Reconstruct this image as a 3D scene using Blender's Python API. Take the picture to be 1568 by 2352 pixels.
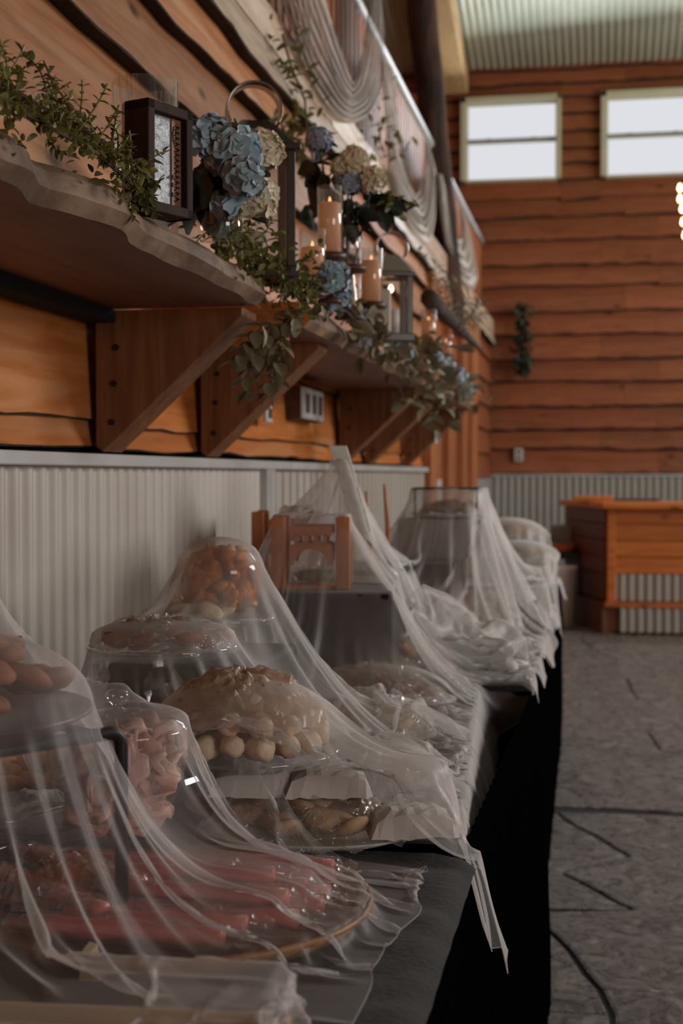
import bpy, bmesh, math, random
import numpy as np
from mathutils import Vector, Matrix, noise as mn
random.seed(7); np.random.seed(7)
R = math.radians
C = bpy.context.scene.collection
for _o in list(bpy.data.objects): bpy.data.objects.remove(_o)
sc = bpy.context.scene

# ------------------------------------------------------------ camera, world, lights, exposure
F = 3267.0; EYE = 1.25
TH = math.atan(599 / F); PT = math.atan(85 / F)
cd = bpy.data.cameras.new('camera'); cam = bpy.data.objects.new('camera', cd); C.objects.link(cam)
cam.location = (0, 0, EYE); cam.rotation_euler = (R(90) - PT, 0, TH)
cd.sensor_fit = 'VERTICAL'; cd.sensor_height = 36; cd.sensor_width = 24
cd.lens = 36 * F / 2352; cd.clip_start = 0.02; cd.clip_end = 200
cd.dof.use_dof = True; cd.dof.focus_distance = 2.0; cd.dof.aperture_fstop = 5.6
sc.camera = cam
w = bpy.data.worlds.new('overcast'); sc.world = w; w.use_nodes = True
w.node_tree.nodes['Background'].inputs[0].default_value = (0.82, 0.84, 0.88, 1)
w.node_tree.nodes['Background'].inputs[1].default_value = 0.82
def area(name, loc, target, sx, sy, power, col):
    l = bpy.data.lights.new(name, 'AREA'); l.shape = 'RECTANGLE'; l.size = sx; l.size_y = sy
    l.energy = power; l.color = col
    o = bpy.data.objects.new(name, l); C.objects.link(o); o.location = loc
    o.rotation_euler = (Vector(target) - Vector(loc)).to_track_quat('-Z', 'Y').to_euler()
    return o
area('window_daylight', (5.6, 6.2, 3.1), (-1, 3.6, 1.3), 3.2, 2.2, 290, (1.0, 0.97, 0.93))
area('back_window_daylight', (0.6, 13.3, 4.45), (-0.4, 4, 1.2), 3.6, 0.8, 60, (0.90, 0.96, 1.0))
area('low_fill', (4.4, -1.2, 1.7), (-1, 3.2, 1.5), 2.2, 2.2, 62, (1.0, 0.93, 0.86))  # added fill lamp, set low to lift the wall under the shelf
area('roof_fill', (4.5, 10.0, 3.2), (1.0, 13.0, 6.0), 2.5, 2.0, 112, (0.95, 1.0, 0.92))  # added lamp aimed upward to brighten the roof underside
sc.view_settings.view_transform = 'Standard'; sc.view_settings.look = 'None'
sc.view_settings.gamma = 1; sc.view_settings.use_curve_mapping = False
sc.view_settings.exposure = 0.2
sc.cycles.transparent_max_bounces = 24; sc.cycles.max_bounces = 6
sc.cycles.sample_clamp_indirect = 4; sc.cycles.caustics_reflective = False; sc.cycles.caustics_refractive = False

# points of the place from the photograph's frame (1568 x 2352)
_f = np.array([-math.sin(TH) * math.cos(PT), math.cos(TH) * math.cos(PT), -math.sin(PT)])
_r = np.array([math.cos(TH), math.sin(TH), 0]); _u = np.cross(_r, _f); _c = np.array([0, 0, EYE])
def ray(u, v): return _f + _r * (u - 784) / F - _u * (v - 1176) / F
def dep(u, v, d): return _c + ray(u, v) * d
def onz(u, v, z): r = ray(u, v); return _c + r * ((z - EYE) / r[2])
def onx(u, v, x): r = ray(u, v); return _c + r * (x / r[0])
def ony(u, v, y): r = ray(u, v); return _c + r * (y / r[1])

# ------------------------------------------------------------ materials
M = {}
def newmat(name):
    m = bpy.data.materials.new(name); m.use_nodes = True; M[name] = m
    nt = m.node_tree; return m, nt, nt.nodes, nt.links, nt.nodes['Principled BSDF']
def col(c): return (c[0], c[1], c[2], 1)
def simple(name, c, rough=0.6, metal=0, c2=None, scale=20, bump=0.0, bscale=None, stretch=(1, 1, 1), spec=0.5, emit=None, detail=4, sub=0.0, sheen=0):
    m, nt, N, L, P = newmat(name)
    P.inputs['Base Color'].default_value = col(c); P.inputs['Roughness'].default_value = rough
    P.inputs['Metallic'].default_value = metal; P.inputs['Specular IOR Level'].default_value = spec
    if sub: P.inputs['Subsurface Weight'].default_value = sub; P.inputs['Subsurface Radius'].default_value = (.02, .01, .006); P.inputs['Subsurface Scale'].default_value = 0.5
    if sheen: P.inputs['Sheen Weight'].default_value = sheen
    if emit: P.inputs['Emission Color'].default_value = col(emit[0]); P.inputs['Emission Strength'].default_value = emit[1]
    if c2 or bump:
        tc = N.new('ShaderNodeTexCoord'); mp = N.new('ShaderNodeMapping'); mp.inputs['Scale'].default_value = stretch
        L.new(tc.outputs['Object'], mp.inputs[0])
        ns = N.new('ShaderNodeTexNoise'); ns.inputs['Scale'].default_value = scale; ns.inputs['Detail'].default_value = detail
        L.new(mp.outputs[0], ns.inputs['Vector'])
        if c2:
            cr = N.new('ShaderNodeValToRGB'); cr.color_ramp.elements[0].position = .35; cr.color_ramp.elements[1].position = .65
            cr.color_ramp.elements[0].color = col(c); cr.color_ramp.elements[1].color = col(c2)
            L.new(ns.outputs[0], cr.inputs[0]); L.new(cr.outputs[0], P.inputs['Base Color'])
        if bump:
            nb = ns
            if bscale:
                nb = N.new('ShaderNodeTexNoise'); nb.inputs['Scale'].default_value = bscale; nb.inputs['Detail'].default_value = 5
                L.new(mp.outputs[0], nb.inputs['Vector'])
            b = N.new('ShaderNodeBump'); b.inputs['Strength'].default_value = min(1, bump); b.inputs['Distance'].default_value = 0.004
            L.new(nb.outputs[0], b.inputs['Height']); L.new(b.outputs[0], P.inputs['Normal'])
    return m
def wood(name, dark, light, axis, rough=.5, knots=True, tint=.25, spec=.5, pale=None, ring=1.0):
    m, nt, N, L, P = newmat(name)
    P.inputs['Roughness'].default_value = rough; P.inputs['Specular IOR Level'].default_value = spec
    tc = N.new('ShaderNodeTexCoord'); oi = N.new('ShaderNodeObjectInfo')
    ad = N.new('ShaderNodeVectorMath'); ad.operation = 'ADD'
    mu = N.new('ShaderNodeVectorMath'); mu.operation = 'SCALE'; mu.inputs['Scale'].default_value = 31.0
    cb = N.new('ShaderNodeCombineXYZ')
    for k in range(3): L.new(oi.outputs['Random'], cb.inputs[k])
    L.new(cb.outputs[0], mu.inputs[0]); L.new(tc.outputs['Object'], ad.inputs[0]); L.new(mu.outputs[0], ad.inputs[1])
    mp = N.new('ShaderNodeMapping'); s = [14 * ring] * 3; s[axis] = 1.1; mp.inputs['Scale'].default_value = s
    L.new(ad.outputs[0], mp.inputs[0])
    n1 = N.new('ShaderNodeTexNoise'); n1.inputs['Scale'].default_value = 1.6; n1.inputs['Detail'].default_value = 6; n1.inputs['Distortion'].default_value = 1.2
    L.new(mp.outputs[0], n1.inputs['Vector'])
    n2 = N.new('ShaderNodeTexNoise'); n2.inputs['Scale'].default_value = 9; n2.inputs['Detail'].default_value = 3
    L.new(mp.outputs[0], n2.inputs['Vector'])
    mx = N.new('ShaderNodeMath'); mx.operation = 'MULTIPLY_ADD'; mx.inputs[1].default_value = .35; L.new(n2.outputs[0], mx.inputs[0]); L.new(n1.outputs[0], mx.inputs[2])
    cr = N.new('ShaderNodeValToRGB'); e = cr.color_ramp.elements
    e[0].position = .45; e[0].color = col(dark); e[1].position = .82; e[1].color = col(light)
    L.new(mx.outputs[0], cr.inputs[0]); out = cr.outputs[0]
    if pale:
        n3 = N.new('ShaderNodeTexNoise'); n3.inputs['Scale'].default_value = .55; n3.inputs['Detail'].default_value = 3; n3.inputs['Distortion'].default_value = 2
        L.new(mp.outputs[0], n3.inputs['Vector'])
        r3 = N.new('ShaderNodeValToRGB'); r3.color_ramp.elements[0].position = .50; r3.color_ramp.elements[1].position = .68
        L.new(n3.outputs[0], r3.inputs[0])
        m3 = N.new('ShaderNodeMix'); m3.data_type = 'RGBA'; L.new(r3.outputs[0], m3.inputs[0]); L.new(out, m3.inputs[6]); m3.inputs[7].default_value = col(pale)
        out = m3.outputs[2]
    if knots:
        mk = N.new('ShaderNodeMapping'); s = [5.5] * 3; s[axis] = 2.4; mk.inputs['Scale'].default_value = s; L.new(ad.outputs[0], mk.inputs[0])
        vo = N.new('ShaderNodeTexVoronoi'); vo.inputs['Scale'].default_value = 1.0; L.new(mk.outputs[0], vo.inputs['Vector'])
        rk = N.new('ShaderNodeValToRGB'); rk.color_ramp.elements[0].position = .04; rk.color_ramp.elements[1].position = .13
        rk.color_ramp.elements[0].color = (1, 1, 1, 1); rk.color_ramp.elements[1].color = (0, 0, 0, 1)
        L.new(vo.outputs['Distance'], rk.inputs[0])
        mk2 = N.new('ShaderNodeMix'); mk2.data_type = 'RGBA'; L.new(rk.outputs[0], mk2.inputs[0]); L.new(out, mk2.inputs[6])
        mk2.inputs[7].default_value = (dark[0] * .35, dark[1] * .3, dark[2] * .3, 1); out = mk2.outputs[2]
    hs = N.new('ShaderNodeHueSaturation'); mr = N.new('ShaderNodeMapRange')
    mr.inputs[3].default_value = 1 - tint; mr.inputs[4].default_value = 1 + tint
    L.new(oi.outputs['Random'], mr.inputs[0]); L.new(mr.outputs[0], hs.inputs['Value']); L.new(out, hs.inputs['Color']); L.new(hs.outputs[0], P.inputs['Base Color'])
    b = N.new('ShaderNodeBump'); b.inputs['Strength'].default_value = .35; b.inputs['Distance'].default_value = .003
    L.new(mx.outputs[0], b.inputs['Height']); L.new(b.outputs[0], P.inputs['Normal'])
    return m
def glass(name, tint=(1, 1, 1), base=.06, rim=.75, rough=.03, gcol=(.95, .97, 1), bump=0, bscale=20, haze=0.0, hazecol=(.8, .8, .8)):
    # thin clear sheet: transparent, mirroring more at a grazing angle
    m, nt, N, L, P = newmat(name); N.remove(P)
    tr = N.new('ShaderNodeBsdfTransparent'); tr.inputs[0].default_value = col(tint)
    gl = N.new('ShaderNodeBsdfGlossy'); gl.inputs['Color'].default_value = col(gcol); gl.inputs['Roughness'].default_value = rough
    lw = N.new('ShaderNodeLayerWeight'); lw.inputs['Blend'].default_value = .35
    mr = N.new('ShaderNodeMapRange'); mr.inputs[3].default_value = base; mr.inputs[4].default_value = rim
    pw = N.new('ShaderNodeMath'); pw.operation = 'POWER'; pw.inputs[1].default_value = 2.2
    L.new(lw.outputs['Facing'], pw.inputs[0]); L.new(pw.outputs[0], mr.inputs[0])
    ms = N.new('ShaderNodeMixShader'); L.new(mr.outputs[0], ms.inputs[0]); L.new(tr.outputs[0], ms.inputs[1]); L.new(gl.outputs[0], ms.inputs[2])
    last = ms.outputs[0]
    if bump:
        tc = N.new('ShaderNodeTexCoord'); vo = N.new('ShaderNodeTexNoise'); vo.inputs['Scale'].default_value = bscale; vo.inputs['Distortion'].default_value = 1.5
        b = N.new('ShaderNodeBump'); b.inputs['Strength'].default_value = 1; b.inputs['Distance'].default_value = bump
        L.new(tc.outputs['Object'], vo.inputs['Vector']); L.new(vo.outputs[0], b.inputs['Height'])
        L.new(b.outputs[0], gl.inputs['Normal']); L.new(b.outputs[0], lw.inputs['Normal'])
    if haze:
        df = N.new('ShaderNodeBsdfDiffuse'); df.inputs[0].default_value = col(hazecol)
        m2 = N.new('ShaderNodeMixShader'); m2.inputs[0].default_value = haze; L.new(last, m2.inputs[1]); L.new(df.outputs[0], m2.inputs[2]); last = m2.outputs[0]
    L.new(last, N['Material Output'].inputs[0])
    return m
def tulle(name, c=(.80, .77, .77), a0=.2, weave=0.0):
    # open net: the share of thread met by a ray grows as 1/cos of the angle
    m, nt, N, L, P = newmat(name); N.remove(P)
    tr = N.new('ShaderNodeBsdfTransparent')
    df = N.new('ShaderNodeBsdfDiffuse'); df.inputs[0].default_value = col(c)
    tl = N.new('ShaderNodeBsdfTranslucent'); tl.inputs[0].default_value = col(c)
    gs = N.new('ShaderNodeBsdfGlossy'); gs.inputs[0].default_value = (.9, .9, .9, 1); gs.inputs['Roughness'].default_value = .45
    a = N.new('ShaderNodeMixShader'); a.inputs[0].default_value = .4; L.new(df.outputs[0], a.inputs[1]); L.new(tl.outputs[0], a.inputs[2])
    a2 = N.new('ShaderNodeMixShader'); a2.inputs[0].default_value = .12; L.new(a.outputs[0], a2.inputs[1]); L.new(gs.outputs[0], a2.inputs[2])
    g = N.new('ShaderNodeNewGeometry'); dt = N.new('ShaderNodeVectorMath'); dt.operation = 'DOT_PRODUCT'
    L.new(g.outputs['Normal'], dt.inputs[0]); L.new(g.outputs['Incoming'], dt.inputs[1])
    ab = N.new('ShaderNodeMath'); ab.operation = 'ABSOLUTE'; L.new(dt.outputs['Value'], ab.inputs[0])
    mxx = N.new('ShaderNodeMath'); mxx.operation = 'MAXIMUM'; mxx.inputs[1].default_value = .08; L.new(ab.outputs[0], mxx.inputs[0])
    dv = N.new('ShaderNodeMath'); dv.operation = 'DIVIDE'; dv.inputs[0].default_value = 1; L.new(mxx.outputs[0], dv.inputs[1])
    pw = N.new('ShaderNodeMath'); pw.operation = 'POWER'; pw.inputs[0].default_value = 1 - a0; L.new(dv.outputs[0], pw.inputs[1])
    al = N.new('ShaderNodeMath'); al.operation = 'SUBTRACT'; al.inputs[0].default_value = 1; L.new(pw.outputs[0], al.inputs[1])
    ms = N.new('ShaderNodeMixShader'); L.new(al.outputs[0], ms.inputs[0]); L.new(tr.outputs[0], ms.inputs[1]); L.new(a2.outputs[0], ms.inputs[2])
    L.new(ms.outputs[0], N['Material Output'].inputs[0])
    return m
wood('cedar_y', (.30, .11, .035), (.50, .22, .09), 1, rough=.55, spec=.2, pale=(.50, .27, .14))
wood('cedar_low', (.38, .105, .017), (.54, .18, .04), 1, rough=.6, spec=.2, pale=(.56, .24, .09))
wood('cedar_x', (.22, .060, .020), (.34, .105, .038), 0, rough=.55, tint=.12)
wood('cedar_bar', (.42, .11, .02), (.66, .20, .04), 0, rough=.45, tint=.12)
wood('cedar_bar_dark_shade', (.10, .025, .012), (.17, .05, .02), 0, rough=.5, tint=.1)  # dark plinth wood; also paints shade onto the bar's angled end
wood('cedar_z', (.28, .085, .03), (.50, .18, .06), 2, rough=.5)
wood('shelf_wood', (.13, .045, .022), (.24, .09, .045), 1, rough=.55)
wood('bracket_wood', (.12, .045, .016), (.27, .11, .04), 2, rough=.5, tint=.1)
wood('toy_wood', (.46, .15, .05), (.60, .24, .10), 2, rough=.55, knots=False, tint=.04)
wood('frame_wood', (.022, .012, .009), (.06, .033, .024), 2, rough=.7, knots=False, tint=.04, spec=.15)
wood('tray_wood', (.20, .10, .05), (.36, .20, .10), 0, rough=.5, knots=False, tint=.1)
wood('glulam', (.55, .33, .13), (.75, .50, .23), 1, rough=.55, knots=True, tint=.03)
wood('white_wash', (.50, .47, .41), (.68, .65, .58), 2, rough=.6, knots=False, tint=.03)
simple('shelf_edge', (.13, .075, .045), .6, c2=(.33, .21, .135), scale=11, bump=.8, bscale=30, stretch=(1, .6, 1))
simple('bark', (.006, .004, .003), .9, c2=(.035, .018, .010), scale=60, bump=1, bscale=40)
simple('log_bark', (.018, .010, .007), .85, c2=(.10, .045, .028), scale=9, bump=1, bscale=30, stretch=(2, 2, .35))
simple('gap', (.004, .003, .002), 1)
simple('metal_panel', (.50, .46, .41), .5, .15, c2=(.57, .535, .48), scale=3, spec=.5)
simple('metal_panel_back', (.42, .40, .37), .5, .1)
simple('metal_cap', (.52, .53, .53), .42, .2, c2=(.63, .64, .63), scale=5)
simple('roof_metal', (.50, .53, .42), .45, .3, c2=(.58, .61, .50), scale=2)
simple('grout', (.014, .011, .010), .8)
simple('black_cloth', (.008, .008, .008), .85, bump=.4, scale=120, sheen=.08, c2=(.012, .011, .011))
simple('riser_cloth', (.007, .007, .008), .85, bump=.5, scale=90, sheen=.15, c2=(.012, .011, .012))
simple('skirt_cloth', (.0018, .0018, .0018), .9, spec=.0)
simple('box_green', (.012, .016, .011), .6, c2=(.03, .035, .022), scale=25)
simple('black_metal', (.02, .02, .021), .42, .4)
simple('lantern_metal', (.10, .095, .085), .3, .9)
simple('shiny_metal', (.6, .58, .54), .25, 1)
simple('dark_wood', (.06, .025, .015), .45, c2=(.10, .045, .025), scale=30)
simple('candle_wax', (.74, .44, .29), .5, sub=.4, emit=((1.0, .36, .12), .10))
simple('wax_white', (.74, .70, .62), .5, sub=.3)
simple('flame', (1, .7, .3), .5, emit=((1, .45, .16), 1.6))
simple('bulb_glow', (1, .8, .5), .5, emit=((1, .62, .32), 7))
simple('leaf_boxwood', (.12, .13, .03), .42, c2=(.25, .25, .07), scale=9)
simple('leaf_olive', (.13, .135, .04), .5, c2=(.26, .25, .09), scale=12)
simple('leaf_eucalyptus', (.19, .165, .09), .45, c2=(.36, .31, .19), scale=12)
simple('leaf_dark', (.012, .028, .014), .5, c2=(.03, .05, .025), scale=12)
simple('leaf_pale', (.40, .39, .30), .6, c2=(.55, .53, .44), scale=12)
simple('stem_brown', (.09, .06, .03), .6)
simple('petal_blue', (.30, .46, .54), .6, c2=(.52, .62, .68), scale=14)
simple('petal_blue_deep', (.26, .34, .46), .6, c2=(.46, .53, .64), scale=20)
simple('petal_cream', (.78, .68, .48), .6, c2=(.90, .84, .68), scale=18)
simple('driftwood', (.05, .038, .03), .8, c2=(.12, .09, .07), scale=20)
simple('white_plastic', (.62, .62, .60), .4)
simple('slot', (.10, .07, .05), .6)
simple('silver_sheet', (.33, .37, .40), .5, .3, bump=1, scale=60, stretch=(1, 1, 2), c2=(.48, .52, .55))
simple('ink', (.012, .010, .010), .6)
simple('sash_white', (.62, .60, .40), .4, c2=(.70, .67, .48), scale=3)
simple('sash_grey', (.25, .25, .24), .5)
simple('ceramic', (.62, .61, .58), .25)
simple('tan_card', (.46, .33, .20), .6, c2=(.54, .41, .27), scale=5)
simple('paper_white', (.66, .64, .62), .7)
simple('cookie_tan', (.46, .27, .14), .7, c2=(.64, .44, .27), scale=26, bump=.8)
simple('cookie_pale', (.62, .47, .30), .7, c2=(.74, .61, .45), scale=26, bump=.8)
simple('cookie_brown', (.20, .065, .03), .7, c2=(.36, .13, .055), scale=26, bump=.8)
simple('cookie_orange', (.58, .23, .06), .65, c2=(.72, .38, .14), scale=20, bump=.6)
simple('puff', (.76, .57, .40), .6, c2=(.86, .72, .56), scale=50, bump=.6, sub=.2)
simple('pink_coat', (.62, .10, .10), .4, c2=(.76, .28, .25), scale=18, sub=.15)
simple('rod_brown', (.33, .12, .06), .6)
simple('pale_pink', (.66, .36, .29), .55, c2=(.80, .52, .44), scale=16, sub=.2)
simple('amber_snack', (.52, .24, .05), .5, c2=(.70, .40, .14), scale=18, bump=.5)
simple('red_box', (.42, .03, .03), .5)
simple('dark_tray', (.05, .03, .022), .35)
simple('moss', (.10, .11, .04), .9, c2=(.25, .2, .1), scale=40)
glass('clear_glass', base=.09, rim=.6); glass('tan_wrap', tint=(.95, .88, .80), base=.05, rim=.4, rough=.3, bump=.02, bscale=14, haze=.45, hazecol=(.62, .44, .32)); glass('window_glass', base=.03, rim=.3)
glass('amber_glass', tint=(.95, .72, .42), base=.08, rim=.6)
glass('amber_wrap', tint=(.85, .52, .22), base=.1, rim=.6, bump=.02, bscale=12)
glass('cellophane', tint=(.96, .95, .93), base=.06, rim=.5, rough=.2, bump=.05, bscale=22, haze=.16, hazecol=(.75, .70, .62))
glass('rod_wrap', tint=(.98, .94, .93), base=.05, rim=.6, rough=.16, bump=.008, bscale=30, haze=.06)
tulle('tulle_near', (.80, .74, .73), .125); tulle('tulle_mid', (.82, .78, .76), .22); tulle('tulle_far', (.84, .82, .80), .28)
tulle('tulle_swag', (.74, .71, .67), .33)
wood('pale_slab', (.36, .20, .12), (.62, .50, .37), 1, rough=.45, knots=False)

# floor stone: stamped and sealed concrete
m, nt, N, L, P = newmat('stone')
tc = N.new('ShaderNodeTexCoord'); mp = N.new('ShaderNodeMapping'); mp.inputs['Scale'].default_value = (1, .9, 1)
oi = N.new('ShaderNodeObjectInfo')
L.new(tc.outputs['Object'], mp.inputs[0]); L.new(oi.outputs['Random'], mp.inputs['Location'])
n1 = N.new('ShaderNodeTexNoise'); n1.inputs['Scale'].default_value = 13; n1.inputs['Detail'].default_value = 9; n1.inputs['Roughness'].default_value = .7; n1.inputs['Distortion'].default_value = 1.8
L.new(mp.outputs[0], n1.inputs['Vector'])
cr = N.new('ShaderNodeValToRGB'); cr.color_ramp.elements[0].position = .36; cr.color_ramp.elements[1].position = .66
cr.color_ramp.elements[0].color = (.075, .062, .055, 1); cr.color_ramp.elements[1].color = (.42, .385, .36, 1)
L.new(n1.outputs[0], cr.inputs[0]); L.new(cr.outputs[0], P.inputs['Base Color'])
rr = N.new('ShaderNodeMapRange'); rr.inputs[3].default_value = .2; rr.inputs[4].default_value = .36; L.new(n1.outputs[0], rr.inputs[0]); L.new(rr.outputs[0], P.inputs['Roughness'])
b = N.new('ShaderNodeBump'); b.inputs['Strength'].default_value = 1; b.inputs['Distance'].default_value = .022; L.new(n1.outputs[0], b.inputs['Height']); L.new(b.outputs[0], P.inputs['Normal'])

# ------------------------------------------------------------ mesh helpers
def reg(o, label=None, cat=None, group=None, kind=None):
    if label: o['label'] = label
    if cat: o['category'] = cat
    if group: o['group'] = group
    if kind: o['kind'] = kind
    return o
def empty(name, loc, label, cat, group=None, rz=0):
    o = bpy.data.objects.new(name, None); C.objects.link(o); o.location = tuple(loc); o.rotation_euler = (0, 0, rz)
    o.empty_display_size = .05
    return reg(o, label, cat, group)
class MB:
    def __init__(s): s.v = []; s.f = []; s.m = []
    def add(s, vs, fs, mi=0):
        b = len(s.v); s.v += [tuple(p) for p in vs]; s.f += [tuple(b + i for i in f) for f in fs]; s.m += [mi] * len(fs); return s
    def box(s, c, d, rz=0, mi=0, rx=0, ry=0, top=1.0):
        X, Y, Z = d[0] / 2, d[1] / 2, d[2] / 2
        rot = Matrix.Rotation(rz, 3, 'Z') @ Matrix.Rotation(ry, 3, 'Y') @ Matrix.Rotation(rx, 3, 'X')
        vs = []
        for z in (-Z, Z):
            k = top if z > 0 else 1
            for x, y in ((-X, -Y), (X, -Y), (X, Y), (-X, Y)): vs.append(Vector(c) + rot @ Vector((x * k, y * k, z)))
        return s.add(vs, [(3, 2, 1, 0), (4, 5, 6, 7), (0, 1, 5, 4), (1, 2, 6, 5), (2, 3, 7, 6), (3, 0, 4, 7)], mi)
    def lathe(s, prof, c=(0, 0, 0), n=32, mi=0, close=False):
        vs = []; fs = []
        for (r, z) in prof:
            for k in range(n):
                a = 2 * math.pi * k / n; vs.append((c[0] + r * math.cos(a), c[1] + r * math.sin(a), c[2] + z))
        for i in range(len(prof) - 1):
            for k in range(n):
                fs.append((i * n + k, i * n + (k + 1) % n, (i + 1) * n + (k + 1) % n, (i + 1) * n + k))
        if close: fs.append(tuple(range(n))[::-1]); fs.append(tuple((len(prof) - 1) * n + k for k in range(n)))
        return s.add(vs, fs, mi)
    def tube(s, pts, r, n=8, mi=0, square=False):
        pts = [Vector(p) for p in pts]; vs = []; fs = []
        if not hasattr(r, '__len__'): r = [r] * len(pts)
        if square: n = 4
        t0 = (pts[1] - pts[0]).normalized(); up = Vector((0, 0, 1)) if abs(t0.z) < .9 else Vector((1, 0, 0))
        nrm = t0.cross(up).normalized()
        for i, p in enumerate(pts):
            t = ((pts[min(i + 1, len(pts) - 1)] - pts[max(i - 1, 0)])).normalized()
            nrm = (nrm - t * nrm.dot(t)).normalized(); bi = t.cross(nrm)
            for k in range(n):
                a = 2 * math.pi * (k + (.5 if square else 0)) / n; vs.append(p + (nrm * math.cos(a) + bi * math.sin(a)) * r[i])
        for i in range(len(pts) - 1):
            for k in range(n): fs.append((i * n + k, i * n + (k + 1) % n, (i + 1) * n + (k + 1) % n, (i + 1) * n + k))
        fs.append(tuple(range(n))[::-1]); fs.append(tuple((len(pts) - 1) * n + k for k in range(n)))
        return s.add(vs, fs, mi)
    def prism(s, poly, axis_vec, mi=0):
        a = Vector(axis_vec); n = len(poly); vs = [Vector(p) for p in poly] + [Vector(p) + a for p in poly]
        fs = [tuple(range(n))[::-1], tuple(range(n, 2 * n))] + [(i, (i + 1) % n, n + (i + 1) % n, n + i) for i in range(n)]
        return s.add(vs, fs, mi)
    def build(s, name, mats, parent=None, smooth=False, loc=None, rz=0, bevel=0):
        me = bpy.data.meshes.new(name); me.from_pydata(s.v, [], s.f); me.update()
        if not isinstance(mats, (list, tuple)): mats = [mats]
        for mm in mats: me.materials.append(M[mm] if isinstance(mm, str) else mm)
        me.polygons.foreach_set('material_index', s.m)
        bm = bmesh.new(); bm.from_mesh(me); bmesh.ops.recalc_face_normals(bm, faces=bm.faces); bm.to_mesh(me); bm.free()
        if smooth: me.polygons.foreach_set('use_smooth', [True] * len(me.polygons))
        o = bpy.data.objects.new(name, me); C.objects.link(o)
        if parent: o.parent = parent
        if loc is not None: o.location = tuple(loc)
        o.rotation_euler = (0, 0, rz)
        if bevel:
            bv = o.modifiers.new('b', 'BEVEL'); bv.width = bevel; bv.segments = 2; bv.limit_method = 'ANGLE'
        return o
def share(me, name, parent=None, loc=(0, 0, 0), rot=(0, 0, 0), scale=1):
    o = bpy.data.objects.new(name, me); C.objects.link(o)
    if parent: o.parent = parent
    o.location = tuple(loc); o.rotation_euler = rot
    o.scale = scale if hasattr(scale, '__len__') else (scale,) * 3
    return o
def ico(sub, r=1.0, sq=(1, 1, 1), amp=0.0, fr=3.0, seed=0):
    bm = bmesh.new(); bmesh.ops.create_icosphere(bm, subdivisions=sub, radius=1)
    for v in bm.verts:
        k = 1 + amp * mn.noise(v.co * fr + Vector((seed * 7.1, seed, 3)))
        v.co = Vector((v.co.x * sq[0], v.co.y * sq[1], v.co.z * sq[2])) * r * k
    return bm
def mesh_of(bm, name, mat):
    me = bpy.data.meshes.new(name); bm.to_mesh(me); bm.free(); me.materials.append(M[mat])
    me.polygons.foreach_set('use_smooth', [True] * len(me.polygons)); return me
def fn(x, s=0.0): return mn.noise(Vector((x, s * 3.7, s)))

# ------------------------------------------------------------ room shell
XW = -1.05; YB = 13.7; RIGHT = 5.8; YN = -3.0
def roofz(y): return 5.14 + .243 * (YB - y)

# floor: recessed bed with stamped stones as pieces
fl = MB(); fl.box(((RIGHT + XW) / 2, (YB + YN) / 2, -.06), (RIGHT - XW + .3, YB - YN + .3, .1)).build('floor', 'grout'); floor = bpy.data.objects['floor']; reg(floor, kind='structure')
def clip(poly, n, d):
    out = []
    for i in range(len(poly)):
        a, b_ = poly[i], poly[(i + 1) % len(poly)]
        da, db = a[0] * n[0] + a[1] * n[1] - d, b_[0] * n[0] + b_[1] * n[1] - d
        if da <= 0: out.append(a)
        if da * db < 0: t = da / (da - db); out.append((a[0] + t * (b_[0] - a[0]), a[1] + t * (b_[1] - a[1])))
    return out
def rough_poly(poly, seg=.09, amp=.012):
    out = []
    for i in range(len(poly)):
        a, b_ = Vector(poly[i]), Vector(poly[(i + 1) % len(poly)]); n = max(1, int((b_ - a).length / seg))
        for k in range(n):
            p = a.lerp(b_, k / n)
            q = Vector((mn.noise(Vector((p.x * 4, p.y * 4, 1))), mn.noise(Vector((p.x * 4, p.y * 4, 9))))) * amp * 2
            out.append((p.x + q.x, p.y + q.y))
    return out
def stone(poly, inset=.009):
    poly = rough_poly(poly)
    cx = sum(p[0] for p in poly) / len(poly); cy = sum(p[1] for p in poly) / len(poly)
    n = len(poly); z = random.uniform(-.001, .001)
    def ins(k, zz):
        r = []
        for p in poly:
            d = math.hypot(p[0] - cx, p[1] - cy) + 1e-6; f_ = max(0, 1 - k / d); r.append((p[0] - cx) * f_); r.append((p[1] - cy) * f_); r.append(zz)
        return [tuple(r[i:i + 3]) for i in range(0, len(r), 3)]
    vs = ins(inset * .6, -.012) + ins(inset, z - .003) + ins(inset + .008, z)
    fs = [(j * n + i, j * n + (i + 1) % n, (j + 1) * n + (i + 1) % n, (j + 1) * n + i) for j in range(2) for i in range(n)] + [tuple(2 * n + i for i in range(n))]
    mb = MB(); mb.add(vs, fs); o = mb.build('stone', 'stone', floor, loc=(cx, cy, 0)); return o
def fp(u, v): p = onz(u, v, 0); return (p[0], p[1])
A_, B_, D_ = fp(1437, 1962), fp(1292, 2004), fp(1457, 2092)
E_, G_, I_, K_ = fp(1206, 2093), fp(1303, 2175), fp(1376, 2270), fp(1400, 2330)
C_ = fp(1200, 2029); N_ = fp(1280, 1864); H_ = fp(1227, 2201); O_ = fp(1568, 1960); M_ = fp(1568, 2088); J_ = fp(1568, 2263)
X0 = -.9; X1 = 1.5; L_ = fp(1238, 2316); Yb = G_[1] - .72; y18 = fp(1568, 1862)[1]
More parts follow.
